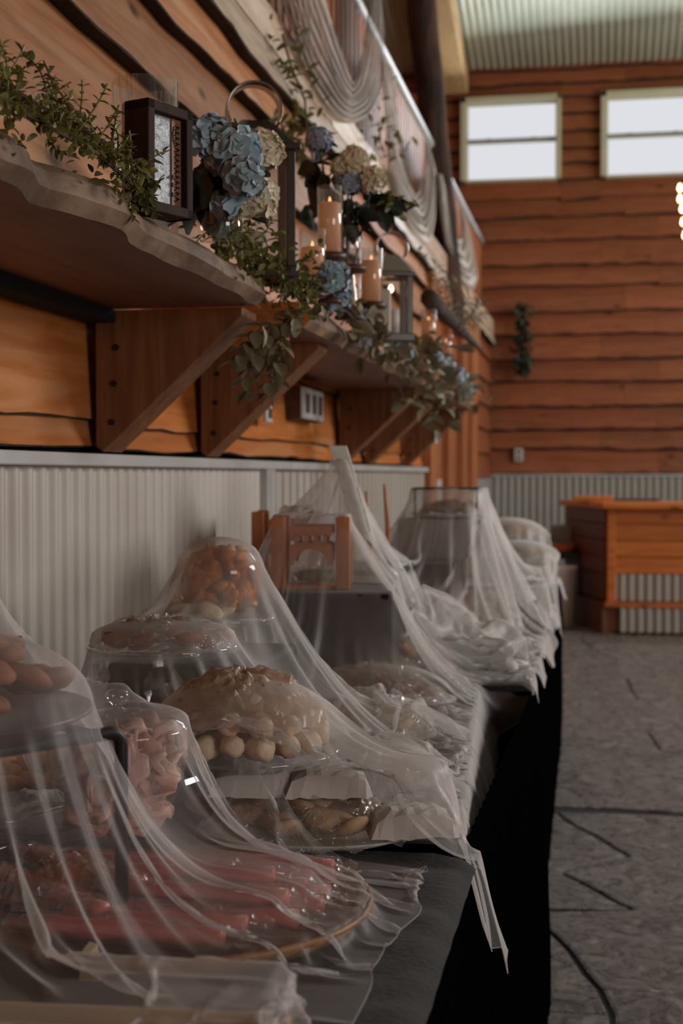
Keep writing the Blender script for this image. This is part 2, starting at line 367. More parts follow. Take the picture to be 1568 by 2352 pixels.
hand = [
 [(X0, E_[1]), D_, B_, C_, (X0, C_[1] - .05)], [D_, (X1, M_[1]), (X1, O_[1]), A_, B_],
 [(X0, C_[1] - .05), C_, B_, A_, N_, (X0, y18)], [A_, (X1, O_[1]), (X1, y18), N_],
 [(X0, H_[1] - .1), H_, G_, E_, (X0, E_[1])], [G_, I_, (X1, J_[1]), (X1, M_[1]), D_, E_],
 [(X0, L_[1]), L_, K_, I_, G_, H_, (X0, H_[1] - .1)], [K_, (K_[0] + .02, L_[1] - .4), (X1, L_[1] - .4), (X1, J_[1]), I_],
 [(X0, L_[1] - .4), (K_[0] + .02, L_[1] - .4), K_, L_, (X0, L_[1])]]
for p in hand: stone(p)
seeds = []
rs = random.Random(4)
for j in range(-2, 21):
    for i in range(-1, 9):
        seeds.append((XW + (i + .5 + (j % 2) * .5) * .82 + rs.uniform(-.26, .26), YN + (j + 2.5) * .74 + rs.uniform(-.25, .25)))
y_lo = L_[1] - .4
for s_ in seeds:
    pl = [(XW - .1, YN), (RIGHT, YN), (RIGHT, YB), (XW - .1, YB)]
    for t_ in seeds:
        if t_ is s_: continue
        dx, dy = t_[0] - s_[0], t_[1] - s_[1]
        if dx * dx + dy * dy > 9: continue
        pl = clip(pl, (dx, dy), dx * (s_[0] + t_[0]) / 2 + dy * (s_[1] + t_[1]) / 2)
        if len(pl) < 3: break
    if len(pl) < 3: continue
    parts = [clip(pl, (0, -1), -y18), clip(pl, (0, 1), y_lo), clip(clip(clip(pl, (-1, 0), -X1), (0, -1), -y_lo), (0, 1), y18)]
    for q in parts:
        if len(q) < 3: continue
        ar = abs(sum(q[i][0] * q[(i + 1) % len(q)][1] - q[(i + 1) % len(q)][0] * q[i][1] for i in range(len(q)))) / 2
        if ar > .012: stone(q)

def board(parent, p0, dirv, length, zb, zt, out, thick, mats, seed, amp=.014, drop=0.02, seg=.1, wave=1.0, bark=.008, name='board', taper=.012):
    """a live edged plank: out = unit vector off the wall, wavy dark lower edge"""
    n = max(2, int(length / seg)); dv = Vector(dirv); ov = Vector(out); P0 = Vector(p0); vs = []; fs = []; mi = []
    c = P0 + dv * (length / 2); c.z = (zb + zt) / 2
    for i in range(n + 1):
        s_ = length * i / n; g = s_ + P0.dot(dv)
        wv = amp * (1.3 * fn(g * 1.3 * wave, seed) + .6 * fn(g * 4 * wave, seed + 5) + .25 * fn(g * 14, seed + 9))
        bk = bark * (1 + .9 * fn(g * 9, seed + 3))
        b0 = P0 + dv * s_
        for (o_, z) in ((0, zb - drop + wv + .006), (thick, zb - drop + wv), (thick + .001, zb - drop + wv + bk), (taper, zt), (0, zt)):
            p = b0 + ov * o_; vs.append((p.x - c.x, p.y - c.y, z - c.z))
    k = 5
    for i in range(n):
        for j, mt in ((0, 1), (1, 1), (2, 0), (3, 0)):
            fs.append((i * k + j, (i + 1) * k + j, (i + 1) * k + j + 1, i * k + j + 1)); mi.append(mt)
    fs.append(tuple(range(k))); mi.append(0); fs.append(tuple(n * k + j for j in range(k))); mi.append(0)
    mb = MB(); mb.v = vs; mb.f = fs; mb.m = mi
    o = mb.build(name, mats, parent, loc=c); return o

# left wall: backing, wainscot, live edge boards
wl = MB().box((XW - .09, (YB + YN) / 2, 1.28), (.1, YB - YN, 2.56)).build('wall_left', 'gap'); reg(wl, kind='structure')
def sheet(name, mat, parent, y0, y1, z0, z1, x, pitch, amp, axis='y', depth=.0):
    n = int((y1 - y0) / pitch * 10); vs = []; fs = []
    for i in range(n + 1):
        a = y0 + (y1 - y0) * i / n; h = math.sin(2 * math.pi * a / pitch); h = math.copysign(abs(h) ** .8, h) * amp
        for z in (z0, z1): vs.append((x + h, a, z) if axis == 'y' else (a, x - h, z))
    for i in range(n): fs.append((2 * i, 2 * i + 2, 2 * i + 3, 2 * i + 1))
    mb = MB(); mb.add(vs, fs); o = mb.build(name, mat, parent, smooth=True)
    return o
sheet('corrugated_panel', 'metal_panel', wl, YN, 4.30, 0, 1.27, XW + .004, .0635, .0065)
p = MB().box((XW - .01, (4.36 + 8.42) / 2, .635), (.03, 8.42 - 4.36, 1.27)); 
for k in range(34): p.box((XW + .007, 4.5 + k * .115, .635), (.006, .012, 1.26))
p.build('flat_panel', 'metal_panel', wl)
for y_, w_ in ((4.31, .018), (4.345, .018), (4.385, .03)): MB().box((XW + .012, y_, .635), (.035, w_, 1.27)).build('corner_strip', 'metal_cap', wl, bevel=.003)
MB().box((XW + .008, (YN + 8.42) / 2, 1.281), (.05, 8.42 - YN, .026)).build('cap_rail', 'metal_cap', wl, bevel=.003)
MB().box((XW - .01, 12.7, .61), (.03, 2.0, 1.22)).build('corner_panel', 'metal_panel_back', wl)
rows = [1.315, 1.545, 1.76, 1.975, 2.175, 2.375]
rows = [1.355, 1.585, 1.915, 2.075, 2.262, 2.43]
rows = [1.300, 1.365, 1.575, 1.80, 1.945, 2.165, 2.36, 2.56]
for r_ in range(len(rows) - 1):
    zb, zt = rows[r_], rows[r_ + 1]
    cuts = {0: [YN, 1.6, 4.9, 8.45], 1: [YN, 2.2, 5.2, 8.45], 2: [YN, 2.6, 5.9, 8.45]}.get(r_, [YN, 1.2 + .5 * (r_ % 3), 5.3 + .9 * (r_ % 2), 8.45])
    for k in range(len(cuts) - 1):
        y0, y1 = cuts[k] + .001, cuts[k + 1] - .001
        low = r_ < 3
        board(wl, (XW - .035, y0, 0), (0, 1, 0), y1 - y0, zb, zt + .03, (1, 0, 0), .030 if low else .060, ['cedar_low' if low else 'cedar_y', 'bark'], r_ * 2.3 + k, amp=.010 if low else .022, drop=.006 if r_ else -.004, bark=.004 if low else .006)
    if r_ == 0: continue
# rows beyond the door, in the corner
for r_ in range(6):
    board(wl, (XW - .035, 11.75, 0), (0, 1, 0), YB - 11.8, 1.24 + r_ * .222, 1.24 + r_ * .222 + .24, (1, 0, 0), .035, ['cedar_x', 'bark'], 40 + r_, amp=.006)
# door casing between the boards and the corner
dr = MB().box((XW - .03, 10.1, 1.15), (.05, 3.2, 2.3)).build('door_1', 'cedar_z'); reg(dr, kind='structure')
for y_, w_ in ((8.62, .30), (9.55, .16), (10.6, .34), (11.45, .42)): MB().box((XW + .015, y_, 1.17), (.06, w_, 2.34)).build('casing', 'cedar_z', dr, bevel=.005)
MB().box((XW + .02, 10.1, 2.36), (.07, 3.3, .2)).build('lintel', 'cedar_y', dr, bevel=.005)
MB().box((XW + .0, 9.05, 1.05), (.03, .5, .34)).build('metal_plate', 'metal_cap', dr, bevel=.003)

# loft: rim beam, floor, far wall, post and railing
rim = MB().box((XW - .06, (YN + YB) / 2, 2.66), (.16, YB - YN, .12)); rim.build('trim_1', 'pale_slab'); reg(bpy.data.objects['trim_1'], kind='structure')
fascia = board(None, (XW - .01, YN, 0), (0, 1, 0), YB - YN, 2.50, 2.66, (1, 0, 0), .05, ['pale_slab', 'bark'], 77, amp=.02, name='trim_2'); reg(fascia, kind='structure')
reg(MB().box((-2.6, (YN + YB) / 2, 2.62), (2.9, YB - YN, .1)).build('trim_3', 'cedar_y'), kind='structure')
reg(MB().box((-4.05, (YN + YB) / 2, 6.2), (.1, YB - YN, 7.2)).build('wall_loft', 'cedar_z'), kind='structure')
rl = empty('balcony_railing', (XW - .1, 8.3, 2.7), 'orange slatted loft railing with its handrail highlight coloured in pale, above the shelves', 'railing')
def loc_(p): return (p[0] - (XW - .1), p[1] - 8.3, p[2] - 2.7)
MB().tube([loc_((XW - .1, -2, 3.46)), loc_((XW - .1, YB - .05, 3.46))], .035, 10).build('handrail', 'metal_cap', rl, smooth=True)  # glossy wooden rail; its bright highlight is put into the pale colour
MB().box(loc_((XW - .1, 5.85, 2.76)), (.06, 15.6, .05)).build('bottom_rail', 'cedar_y', rl)
bm_ = MB().box((0, 0, 0), (.022, .078, .68)); b0 = bm_.build('baluster', 'cedar_z', rl, loc=loc_((XW - .1, 2.0, 3.10)))
for k in range(1, 101): share(b0.data, 'baluster', rl, loc_((XW - .1, 2.0 + k * .115, 3.10)))
pa, pb = onx(1038, 640, XW + .02), onx(968, 0, XW + .02)
pa[1] = 9.3; pb[1] = 8.55
pts = []; rad = []
pa, pb = ony(1028, 600, 9.6), ony(966, 0, 9.6); PX = pa[0]
for i in range(26):
    t = i / 25 * 1.5 - .25; q = pa + (pb - pa) * t
    pts.append((q[0] + .012 * fn(t * 4, 2), q[1] + .03 * fn(t * 4, 8), q[2])); rad.append(.082 + .018 * t + .008 * fn(t * 9, 1))
lp = MB(); lp.tube([(p[0] - PX, p[1] - 9.6, p[2] - 2.4) for p in pts], rad, 14)
post = lp.build('log_post', 'log_bark', loc=(PX, 9.6, 2.4), smooth=True); reg(post, 'dark rough bark log post leaning in front of the loft railing', 'post')

# back wall
wb = MB()
def wbx(x0, x1, z0, z1): wb.box(((x0 + x1) / 2, YB + .12, (z0 + z1) / 2), (x1 - x0, .1, z1 - z0))
WZ0, WZ1 = 4.04, 4.85
wins = [(-1.35, -.40), (-.03, .92), (1.30, 2.25)]
wbx(-4.1, RIGHT, 0, WZ0); wbx(-4.1, RIGHT, WZ1, 9.6)
xs = [-4.1] + [e for w_ in wins for e in w_] + [RIGHT]
for i in range(0, len(xs), 2): wbx(xs[i], xs[i + 1], WZ0, WZ1)
wall_back = wb.build('wall_back', 'gap'); reg(wall_back, kind='structure')
sheet('corrugated_panel', 'metal_panel_back', wall_back, XW - .0, RIGHT, 0, 1.25, YB - .0, .068, .012, 'x')
MB().box(((XW + RIGHT) / 2, YB - .0, 1.248), (RIGHT - XW, .03, .02)).build('cap_rail', 'metal_cap', wall_back)
lines = [1075, 1030, 985, 932, 875, 822, 768, 715, 657, 608, 550, 497, 455, 412, 375, 340, 300, 262, 225, 190, 158, 120]
zs = [ony(1200, v_, YB)[2] for v_ in lines]; zs[0] = 1.27
for i in range(len(zs) - 1):
    zb, zt = zs[i], zs[i + 1] + .03
    cuts = [-4.1 if zb > 2.6 else XW - .02, [.52, -.02, .50, .20][i % 4], 2.2 + .5 * (i % 3), RIGHT]
    spans = [(cuts[k] + .001, cuts[k + 1] - .001) for k in range(3)]
    if zt > WZ0 - .02 and zb < WZ1:
        spans = [(xs[k] + .001, xs[k + 1] - .001) for k in range(0, len(xs), 2)]
        for (wa, wc) in wins:
            for (fa, fb) in ((zb, WZ0 + .012), (WZ1 + .006, zt)):
                if fb - fa > .012 and ((zb < WZ0) if fa == zb else (zt > WZ1)):
                    board(wall_back, (wa, YB + .075, 0), (1, 0, 0), wc - wa, fa, fb, (0, -1, 0), .05, ['cedar_x', 'bark'], 90 + i, amp=.004, seg=.1, drop=0, bark=.003)
    for k, (x0, x1) in enumerate(spans):
        board(wall_back, (x0, YB + .075, 0), (1, 0, 0), x1 - x0, zb, zt, (0, -1, 0), .055, ['cedar_x', 'bark'], 10 + i * 1.7 + k, amp=.016, seg=.07, drop=.016, bark=.017)  # bark strip widened to draw in the shadow line under each plank
for wi, (x0, x1) in enumerate(wins):
    wd = MB(); yj = YB + .06; t = .055
    for (cx, cz, sx, sz) in (((x0 + x1) / 2, WZ1 - t / 2, x1 - x0, t), ((x0 + x1) / 2, WZ0 + .012, x1 - x0, .024), (x0 + t / 2, (WZ0 + WZ1) / 2, t, WZ1 - WZ0), (x1 - .02, (WZ0 + WZ1) / 2, .04, WZ1 - WZ0)):
        wd.box((cx, YB + .02, cz), (sx, .14, sz))
    wo = wd.build('window_%d' % (wi + 1), 'sash_white', bevel=.006); reg(wo, kind='structure')
    zm = (WZ0 + WZ1) / 2 - .0
    for (za, zc, nm) in ((zm + .012, WZ1 - t, 'upper_sash'), (WZ0 + .024, zm - .012, 'lower_sash')):
        fr = MB(); a0, a1 = x0 + t, x1 - .04; e = .012
        fr.box(((a0 + a1) / 2, yj, za + e / 2), (a1 - a0, .03, e)); fr.box(((a0 + a1) / 2, yj, zc - e / 2), (a1 - a0, .03, e))
        fr.box((a0 + e / 2, yj, (za + zc) / 2), (e, .03, zc - za)); fr.box((a1 - e / 2, yj, (za + zc) / 2), (e, .03, zc - za))
        so = fr.build(nm, 'sash_white', wo, bevel=.004)
        MB().box(((a0 + a1) / 2, yj + .004, (za + zc) / 2), (a1 - a0 - .02, .005, zc - za - .02)).build('pane', 'window_glass', so)
    mr_ = MB().box(((x0 + x1) / 2, yj - .02, zm), (x1 - x0 - .09, .03, .018))
    for q in (.25, .75): mr_.box((x0 + t + (x1 - x0 - .1) * q, yj - .025, zm + .012), (.045, .03, .02), top=.6)
    mr_.build('meeting_rail', 'sash_grey', wo)
# roof
n = int((RIGHT + 4.1) / .068 * 6); vs = []; fs = []
for i in range(n + 1):
    x = -4.1 + (RIGHT + 4.1) * i / n; h = .011 * math.sin(2 * math.pi * x / .068)
    for y in (YB + .1, YN - .1): vs.append((x, y, roofz(y) + h))
for i in range(n): fs.append((2 * i, 2 * i + 2, 2 * i + 3, 2 * i + 1))
mb = MB(); mb.add(vs, fs); ceil = mb.build('ceiling', 'roof_metal', smooth=True); reg(ceil, kind='structure')
rb = MB(); x0, x1 = -1.86, -1.27
for (x0, x1) in ((-1.66, -1.275),):
    y0, y1 = YB - .05, 5.0
    sec = [(x0, y0, roofz(y0) - .04), (x1, y0, roofz(y0) - .04), (x1, y0, roofz(y0) - .27), (x0, y0, roofz(y0) - .27)]
    end = [(a, y1, roofz(y1) - (roofz(y0) - c)) for a, b, c in sec]
    rb.add(sec + end, [(0, 1, 2, 3), (7, 6, 5, 4), (0, 4, 5, 1), (1, 5, 6, 2), (2, 6, 7, 3), (3, 7, 4, 0)])
reg(rb.build('ceiling_beam', 'glulam', bevel=.01), 'pale yellow glued timber beam under the corrugated roof', 'beam')
reg(MB().box((RIGHT + .05, (YN + YB) / 2, 4.5), (.1, YB - YN, 9)).build('wall_right', 'cedar_z'), kind='structure')
reg(MB().box((1, YN - .05, 4.9), (10, .1, 9.8)).build('wall_front', 'cedar_x'), kind='structure')

# wreath, outlets, lights on the walls
def leafmesh(name, mat, L=.03, W=.014, cup=.25):
    vs = []; fs = []; n = 4
    for i in range(n + 1):
        t = i / n; w_ = W * math.sin(math.pi * (t * .88 + .08)) ** .8 * .5; z = -cup * L * t * t
        vs += [(-w_, L * t, z + w_ * .35), (0, L * t, z), (w_, L * t, z + w_ * .35)]
    for i in range(n):
        for j in (0, 1): fs.append((3 * i + j, 3 * i + j + 1, 3 * i + j + 4, 3 * i + j + 3))
    mb = MB(); mb.add(vs, fs); me = bpy.data.meshes.new(name); me.from_pydata(mb.v, [], mb.f); me.materials.append(M[mat])
    me.polygons.foreach_set('use_smooth', [True] * len(me.polygons)); return me
def add_mesh(mb, me, mat4):
    b_ = len(mb.v); mb.v += [tuple(mat4 @ v.co) for v in me.vertices]; mb.f += [tuple(b_ + i for i in p.vertices) for p in me.polygons]; mb.m += [0] * len(me.polygons)
def rotm(a, b_, c): return Matrix.Rotation(c, 4, 'Z') @ Matrix.Rotation(b_, 4, 'Y') @ Matrix.Rotation(a, 4, 'X')
LB = leafmesh('leaf', 'leaf_boxwood', .0125, .0075); LO = leafmesh('leaf', 'leaf_olive', .03, .014); LE = leafmesh('leaf', 'leaf_eucalyptus', .045, .032)
LD = leafmesh('leaf', 'leaf_dark', .075, .05); LP = leafmesh('leaf', 'leaf_pale', .06, .012)
wr = MB()
for k in range(260):
    t = random.random(); q = ony(1200 + random.gauss(0, 9), 700 + 160 * t, YB - .07 - random.random() * .08)
    add_mesh(wr, LD, Matrix.Translation((q[0], q[1], q[2])) @ rotm(random.uniform(-2, 1), random.uniform(-1, 1), random.uniform(0, 6.3)) @ Matrix.Scale(.8, 4))
q = ony(1200, 780, YB - .06); wr.v = [(a - q[0], b_ - q[1], c - q[2]) for a, b_, c in wr.v]
wo = wr.build('hanging_garland', 'leaf_dark', loc=q); reg(wo, 'dark green narrow leafy swag hanging on the far plank wall', 'garland'); wo['kind'] = 'thing'
q = ony(1191, 1045, YB); o = MB().box((0, 0, 0), (.08, .02, .125)).build('wall_outlet', 'white_plastic', loc=(q[0], YB - .005, q[2]), bevel=.004); reg(o, 'small pale outlet plate on the far plank wall', 'outlet')
MB().box((0, -.011, .028), (.034, .004, .03)).build('socket', 'slot', o); MB().box((0, -.011, -.028), (.034, .004, .03)).build('socket', 'slot', o)
q = onx(709, 930, XW + .03); t = empty('switch_plate', q, 'pale three-gang outlet plate on the plank wall under the far shelf', 'outlet')
MB().box((-.02, 0, 0), (.045, .38, .115)).build('back_box', 'dark_wood', t); MB().box((.012, 0, 0), (.012, .36, .108)).build('plate', 'white_plastic', t, bevel=.004)
for k in (-1, 0, 1): MB().box((.02, k * .11, 0), (.006, .045, .065)).build('socket', 'slot', t)
q = onx(615, 930, XW + .03); o = MB().box((0, 0, 0), (.012, .08, .11)).build('wall_outlet', 'white_plastic', loc=q, bevel=.004); reg(o, 'single white outlet plate half hidden by the hanging eucalyptus', 'outlet')
MB().box((.008, 0, .026), (.006, .03, .03)).build('socket', 'slot', o)
MB().box((.008, 0, -.026), (.006, .03, .03)).build('socket', 'slot', o)
q = ony(1572, 470, 9.2); t = empty('string_lights', q, 'string of glowing warm bulbs hanging at the right edge', 'lights')
MB().tube([(.02, 0, 3.2), (.02, 0, .3), (.0, 0, .15), (.015, 0, -.2)], .006).build('cord', 'black_metal', t)
for k, (u_, v_) in enumerate([(1561, 432), (1561, 457), (1566, 480), (1568, 510), (1572, 540)]):
    p = ony(u_, v_, 9.2) - q; MB().lathe([(.001, -.024), (.011, -.018), (.015, -.003), (.011, .012), (.006, .026)], tuple(p), 12, close=True).build('bulb', 'bulb_glow', t, smooth=True)

# ------------------------------------------------------------ shelves with brackets
SZ = 1.592; ST = 1.65
def shelf(y0, y1, label, seed, blunt):
    n = int((y1 - y0) / .03); vs = []; fs = []; mi = []; cy = (y0 + y1) / 2
    for i in range(n + 1):
        y = y0 + (y1 - y0) * i / n
        wv = .014 * fn(y * 1.7, seed) + .014 * fn(y * 5, seed + 1) + .004 * fn(y * 18, seed + 2)
        if blunt: wv += .022 * math.exp(-((y - 1.9) / .10) ** 2) - .02 * math.exp(-((y - 1.70) / .05) ** 2)
        hb = .008 * fn(y * 3, seed + 4)
        xf = -.675 + wv
        for (x, z) in ((XW + .002, SZ), (xf - .012 + .012 * fn(y * 6, 33), SZ + hb * .3), (xf + .004, SZ + .02 + hb), (xf - .004, ST - .012), (xf - .018, ST), (XW + .002, ST)): vs.append((x, y - cy, z - SZ))
    k = 6
    for i in range(n):
        for j in range(k): fs.append((i * k + j, (i + 1) * k + j, (i + 1) * k + (j + 1) % k, i * k + (j + 1) % k)); mi.append(1 if j in (1, 2, 3) else 0)
    fs.append(tuple(range(k))); fs.append(tuple(n * k + j for j in range(k))); mi += [2, 2]
    mb = MB(); mb.v = vs; mb.f = fs; mb.m = mi; o = mb.build('wall_shelf', ['shelf_wood', 'shelf_edge', 'cedar_low'], loc=(0, cy, SZ)); reg(o, label, 'shelf'); return o
s1 = shelf(.7, 2.81, 'thick live-edge wooden shelf nearest the camera, boxwood garland on it', 3, True)
s2 = shelf(3.22, 7.6, 'far live-edge wooden shelf carrying the candles and lanterns', 11, False)
def bracket(y, label, s=1.0, thick=.12, zt=SZ, zb=1.31, reach=.315):
    t = empty('shelf_bracket', (XW + .01, y, zb), label, 'bracket', 'wooden shelf brackets')
    H_ = zt - zb
    pl = [(0, 0, 0), (0, 0, H_), (reach, 0, H_), (reach, 0, H_ - .015), (.015, 0, -.012)]
    MB().prism([(a, 0, c) for a, b_, c in pl], (0, thick, 0)).build('brace', 'bracket_wood', t, bevel=.002)
    for (bx, bz) in ((.035, .05), (.04, .13), (.045, .205)):
        MB().lathe([(.001, 0), (.007, 0), (.007, .003), (.001, .003)], n=10).build('bolt', 'ink', t).matrix_local = Matrix.Translation((bx, 0, bz)) @ Matrix.Rotation(R(90), 4, 'X')
bracket(2.83, 'wooden shelf bracket, largest and nearest, under the near shelf')
bracket(3.62, 'wooden shelf bracket at the near end of the far shelf')
bracket(5.62, 'wooden shelf bracket just right of the outlet plate'); bracket(6.25, 'wooden shelf bracket paired behind the one right of the outlet plate')
bracket(7.5, 'wooden shelf bracket farthest away, at the far end of the far shelf')
def shade_strip(y0, y1, label):
    o = MB().box((XW + .03, (y0 + y1) / 2, SZ - .014), (.055, y1 - y0, .026)).build('shelf_shade_strip', 'gap'); reg(o, label, 'shade strip')  # adds the shadow band under the shelf as a black strip
shade_strip(.7, 2.82, 'black strip standing in for the shadow along the wall under the near shelf')
o = MB().box((-.86, 3.10, SZ - .015), (.34, .04, .075)).build('cross_board', 'cedar_low', bevel=.003); reg(o, 'orange cross board closing the gap between the two shelves', 'board')

# ------------------------------------------------------------ tables
def edge(y):
    if y < 1.85: return -.16
    if y < 3.38: return -.188 - (y - 1.85) * .068
    return -.165 - .010 * (y - 3.4)
TZ = .75
def tablecloth(y0, y1, label, seed, flare, skirtdrop=.745, pleat=.012):
    t = empty('tablecloth', (-.6, (y0 + y1) / 2, 0), label, 'tablecloth', 'black skirted buffet tables'); cx, cy = -.6, (y0 + y1) / 2
    ny = int((y1 - y0) / .015); nx = 44; vs = []; fs = []
    for i in range(ny + 1):
        y = y0 + (y1 - y0) * i / ny; E = edge(y)
        for j in range(nx + 1):
            s_ = j / nx; x = -1.02 + (E + 1.02) * (1 - (1 - s_) ** 1.4)
            rr = .009 * abs(fn(y * 6 + 3 * x, seed)) + .006 * abs(fn(y * 11 - 6 * x, seed + 3)) + .003 * fn(y * 21 + 9 * x, seed + 5)
            drop = .014 * max(0, (x - (E - .03)) / .03) ** 2
            vs.append((x - cx, y - cy, TZ + (rr if s_ > .3 else 0) - .003 - drop))
    for i in range(ny):
        for j in range(nx): a = i * (nx + 1) + j; fs.append((a, a + 1, a + nx + 2, a + nx + 1))
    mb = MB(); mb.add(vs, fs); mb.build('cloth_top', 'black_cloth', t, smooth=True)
    # path of the skirt: near end, front, far end
    path = [(-1.0, y0), (edge(y0), y0), (edge(y1), y1), (-1.0, y1)]; pts = []
    for k in range(3):
        a, b_ = Vector(path[k]), Vector(path[k + 1]); n = max(2, int((b_ - a).length / .008))
        for i in range(n + (k == 2)): q = a.lerp(b_, i / n); nn = Vector(((b_ - a).y, -(b_ - a).x)).normalized(); pts.append((q, nn))
    nz = 14; vs = []; fs = []; s_ = 0
    for i, (q, nn) in enumerate(pts):
        s_ = i * .008
        ph = s_ * 2 * math.pi / .055 + 2.5 * fn(s_ * 3, seed)
        for j in range(nz + 1):
            d = j / nz; z = TZ - .012 - (TZ - .02) * d
            o_ = .003 + flare * (1 - math.exp(-d * 5)) + pleat * min(1, d * 4 + .15) * (math.sin(ph) * .7 + .5 * fn(s_ * 9, seed + j * .06))
            vs.append((q.x + nn.x * o_ - cx, q.y + nn.y * o_ - cy, z))
    for i in range(len(pts) - 1):
        for j in range(nz): a = i * (nz + 1) + j; fs.append((a, a + nz + 1, a + nz + 2, a + 1))
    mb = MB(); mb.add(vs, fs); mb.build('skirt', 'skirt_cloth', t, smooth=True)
tablecloth(.35, 1.86, 'black cloth table nearest the camera with a flared pleated skirt', 1, .075, pleat=.014)
tablecloth(1.875, 3.38, 'black cloth table in the middle, set slightly back under the netting', 5, .04)
tablecloth(3.40, 6.98, 'black cloth table farthest away, running toward the bar', 9, .004)

# ------------------------------------------------------------ supports for the netting
GX0, GX1, GY0, GY1, GS = -1.05, .06, .7, 7.2, .0075
gx = np.arange(GX0, GX1, GS); gy = np.arange(GY0, GY1, GS)
XX, YY = np.meshgrid(gx, gy, indexing='ij')
HF = np.full(XX.shape, TZ + .006)
def sup(x, y, r, z, dome=0.0, ry=None):
    ry = ry or r
    d2 = ((XX - x) / r) ** 2 + ((YY - y) / ry) ** 2
    zz = np.where(d2 < 1, z + dome * np.sqrt(np.clip(1 - d2, 0, 1)) + .004, 0)
    np.maximum(HF, zz, out=HF)
def supbox(x, y, sx, sy, z, rz=0):
    a, b_ = XX - x, YY - y; c, s_ = math.cos(rz), math.sin(rz)
    u_, v_ = a * c + b_ * s_, -a * s_ + b_ * c
    np.maximum(HF, np.where((abs(u_) < sx / 2) & (abs(v_) < sy / 2), z + .004, 0), out=HF)

# ------------------------------------------------------------ foods and dishes
def cookie_mesh(mat, r=.026, h=.42, amp=.14, seed=0): return mesh_of(ico(2, r, (1, 1, h), amp, 2.5, seed), 'cookie', mat)
CK = {k: [cookie_mesh(k, seed=s_) for s_ in range(3)] for k in ('cookie_tan', 'cookie_pale', 'cookie_brown', 'cookie_orange')}
def dish(name, x, y, z, prof, mat, label, cat, group=None, n=48, sx=1, sy=1, rz=0, smooth=True, extra=None):
    mb = MB(); mb.lathe(prof, n=n); mb.v = [(a * sx, b_ * sy, c) for a, b_, c in mb.v]
    o = mb.build(name, mat, loc=(x, y, z), smooth=smooth, rz=rz); reg(o, label, cat, group); return o
def plate_prof(r, t=.006, lip=.012): return [(0, 0), (r * .6, 0), (r * .8, .002), (r, lip), (r, lip + t * .5), (r * .8, .002 + t), (r * .6, t), (0, t)]
def spot(q, a):
    if q < .36: return ', in the middle'
    a = (math.degrees(a) % 360)
    return ', on the right' if a < 45 or a >= 315 else ', at the back' if a < 135 else ', on the left' if a < 225 else ', at the front'
def heap(x, y, z, r, kind, n, label, group, h=.05, ry=None, size=1.0, cat='cookie', cap=1):
    ry = ry or r
    for k in range(n):
        t = (k + .5) / n; a = k * 2.399963; q = math.sqrt(t) * .86
        zz = z + (h * (1 - q ** 2) * cap) * (1 if k % 2 == 0 else .55)
        o = share(random.choice(CK[kind]), 'cookie', None, (x + r * q * math.cos(a), y + ry * q * math.sin(a), zz + .012 * size), (random.uniform(-.5, .5), random.uniform(-.5, .5), random.uniform(0, 6)), size)
        reg(o, label + spot(q, a), cat, group)
def wrapdome(x, y, z, r, h, label, ry=None, seed=0, rz=0, mat='cellophane', loose=.02):
    ry = ry or r; n = 44; m_ = 14; vs = [(0, 0, h)]; fs = []
    for i in range(1, m_ + 1):
        t = i / m_
        for k in range(n):
            a = 2 * math.pi * k / n; rr = t * (1.02 + .05 * fn(a * 2.5, seed) * t)
            zz = h * (1 - t ** 2.4) + .016 * fn(a * 4 + t * 3, seed + 1) * (.4 + t) + .012 * abs(fn(a * 9 + t * 2, seed + t * 4)) + .006 * fn(a * 21, seed + t * 9)
            vs.append((r * rr * math.cos(a), ry * rr * math.sin(a), max(zz, .001)))
    for k in range(n): fs.append((0, 1 + k, 1 + (k + 1) % n))
    for i in range(m_ - 1):
        for k in range(n): a = 1 + i * n + k; b_ = 1 + i * n + (k + 1) % n; fs.append((a, a + n, b_ + n, b_))
    mb = MB(); mb.add(vs, fs); o = mb.build('plastic_wrap', mat, loc=(x, y, z), rz=rz); reg(o, label, 'wrap')
    o.data.polygons.foreach_set('use_smooth', [bool((i * 7) % 3) for i in range(len(o.data.polygons))]); return o

# 1 near tan board, bottom of the frame
q = np.array([-.56, 1.015, TZ])
o = MB().box((0, 0, .006), (.62, .30, .012)).box((0, .146, .022), (.62, .008, .03)).box((.306, 0, .022), (.008, .30, .03)).box((0, -.146, .022), (.62, .008, .03)).box((-.306, 0, .022), (.008, .3, .03)).build('cardboard_tray', 'tan_card', loc=q, bevel=.002, rz=R(4)); reg(o, 'tan cardboard tray at the bottom edge under the netting', 'tray')
supbox(q[0], q[1], .62, .30, .83, R(4))
for i in range(4):
    for j in range(2):
        o = share(CK['cookie_pale'][(i + j) % 3], 'cookie', None, (q[0] - .21 + i * .14, q[1] - .07 + j * .13, TZ + .012 + .02), (0, 0, i), 1.6); reg(o, 'pale cookie in the tan cardboard tray', 'cookie', 'cookies in the tan tray')
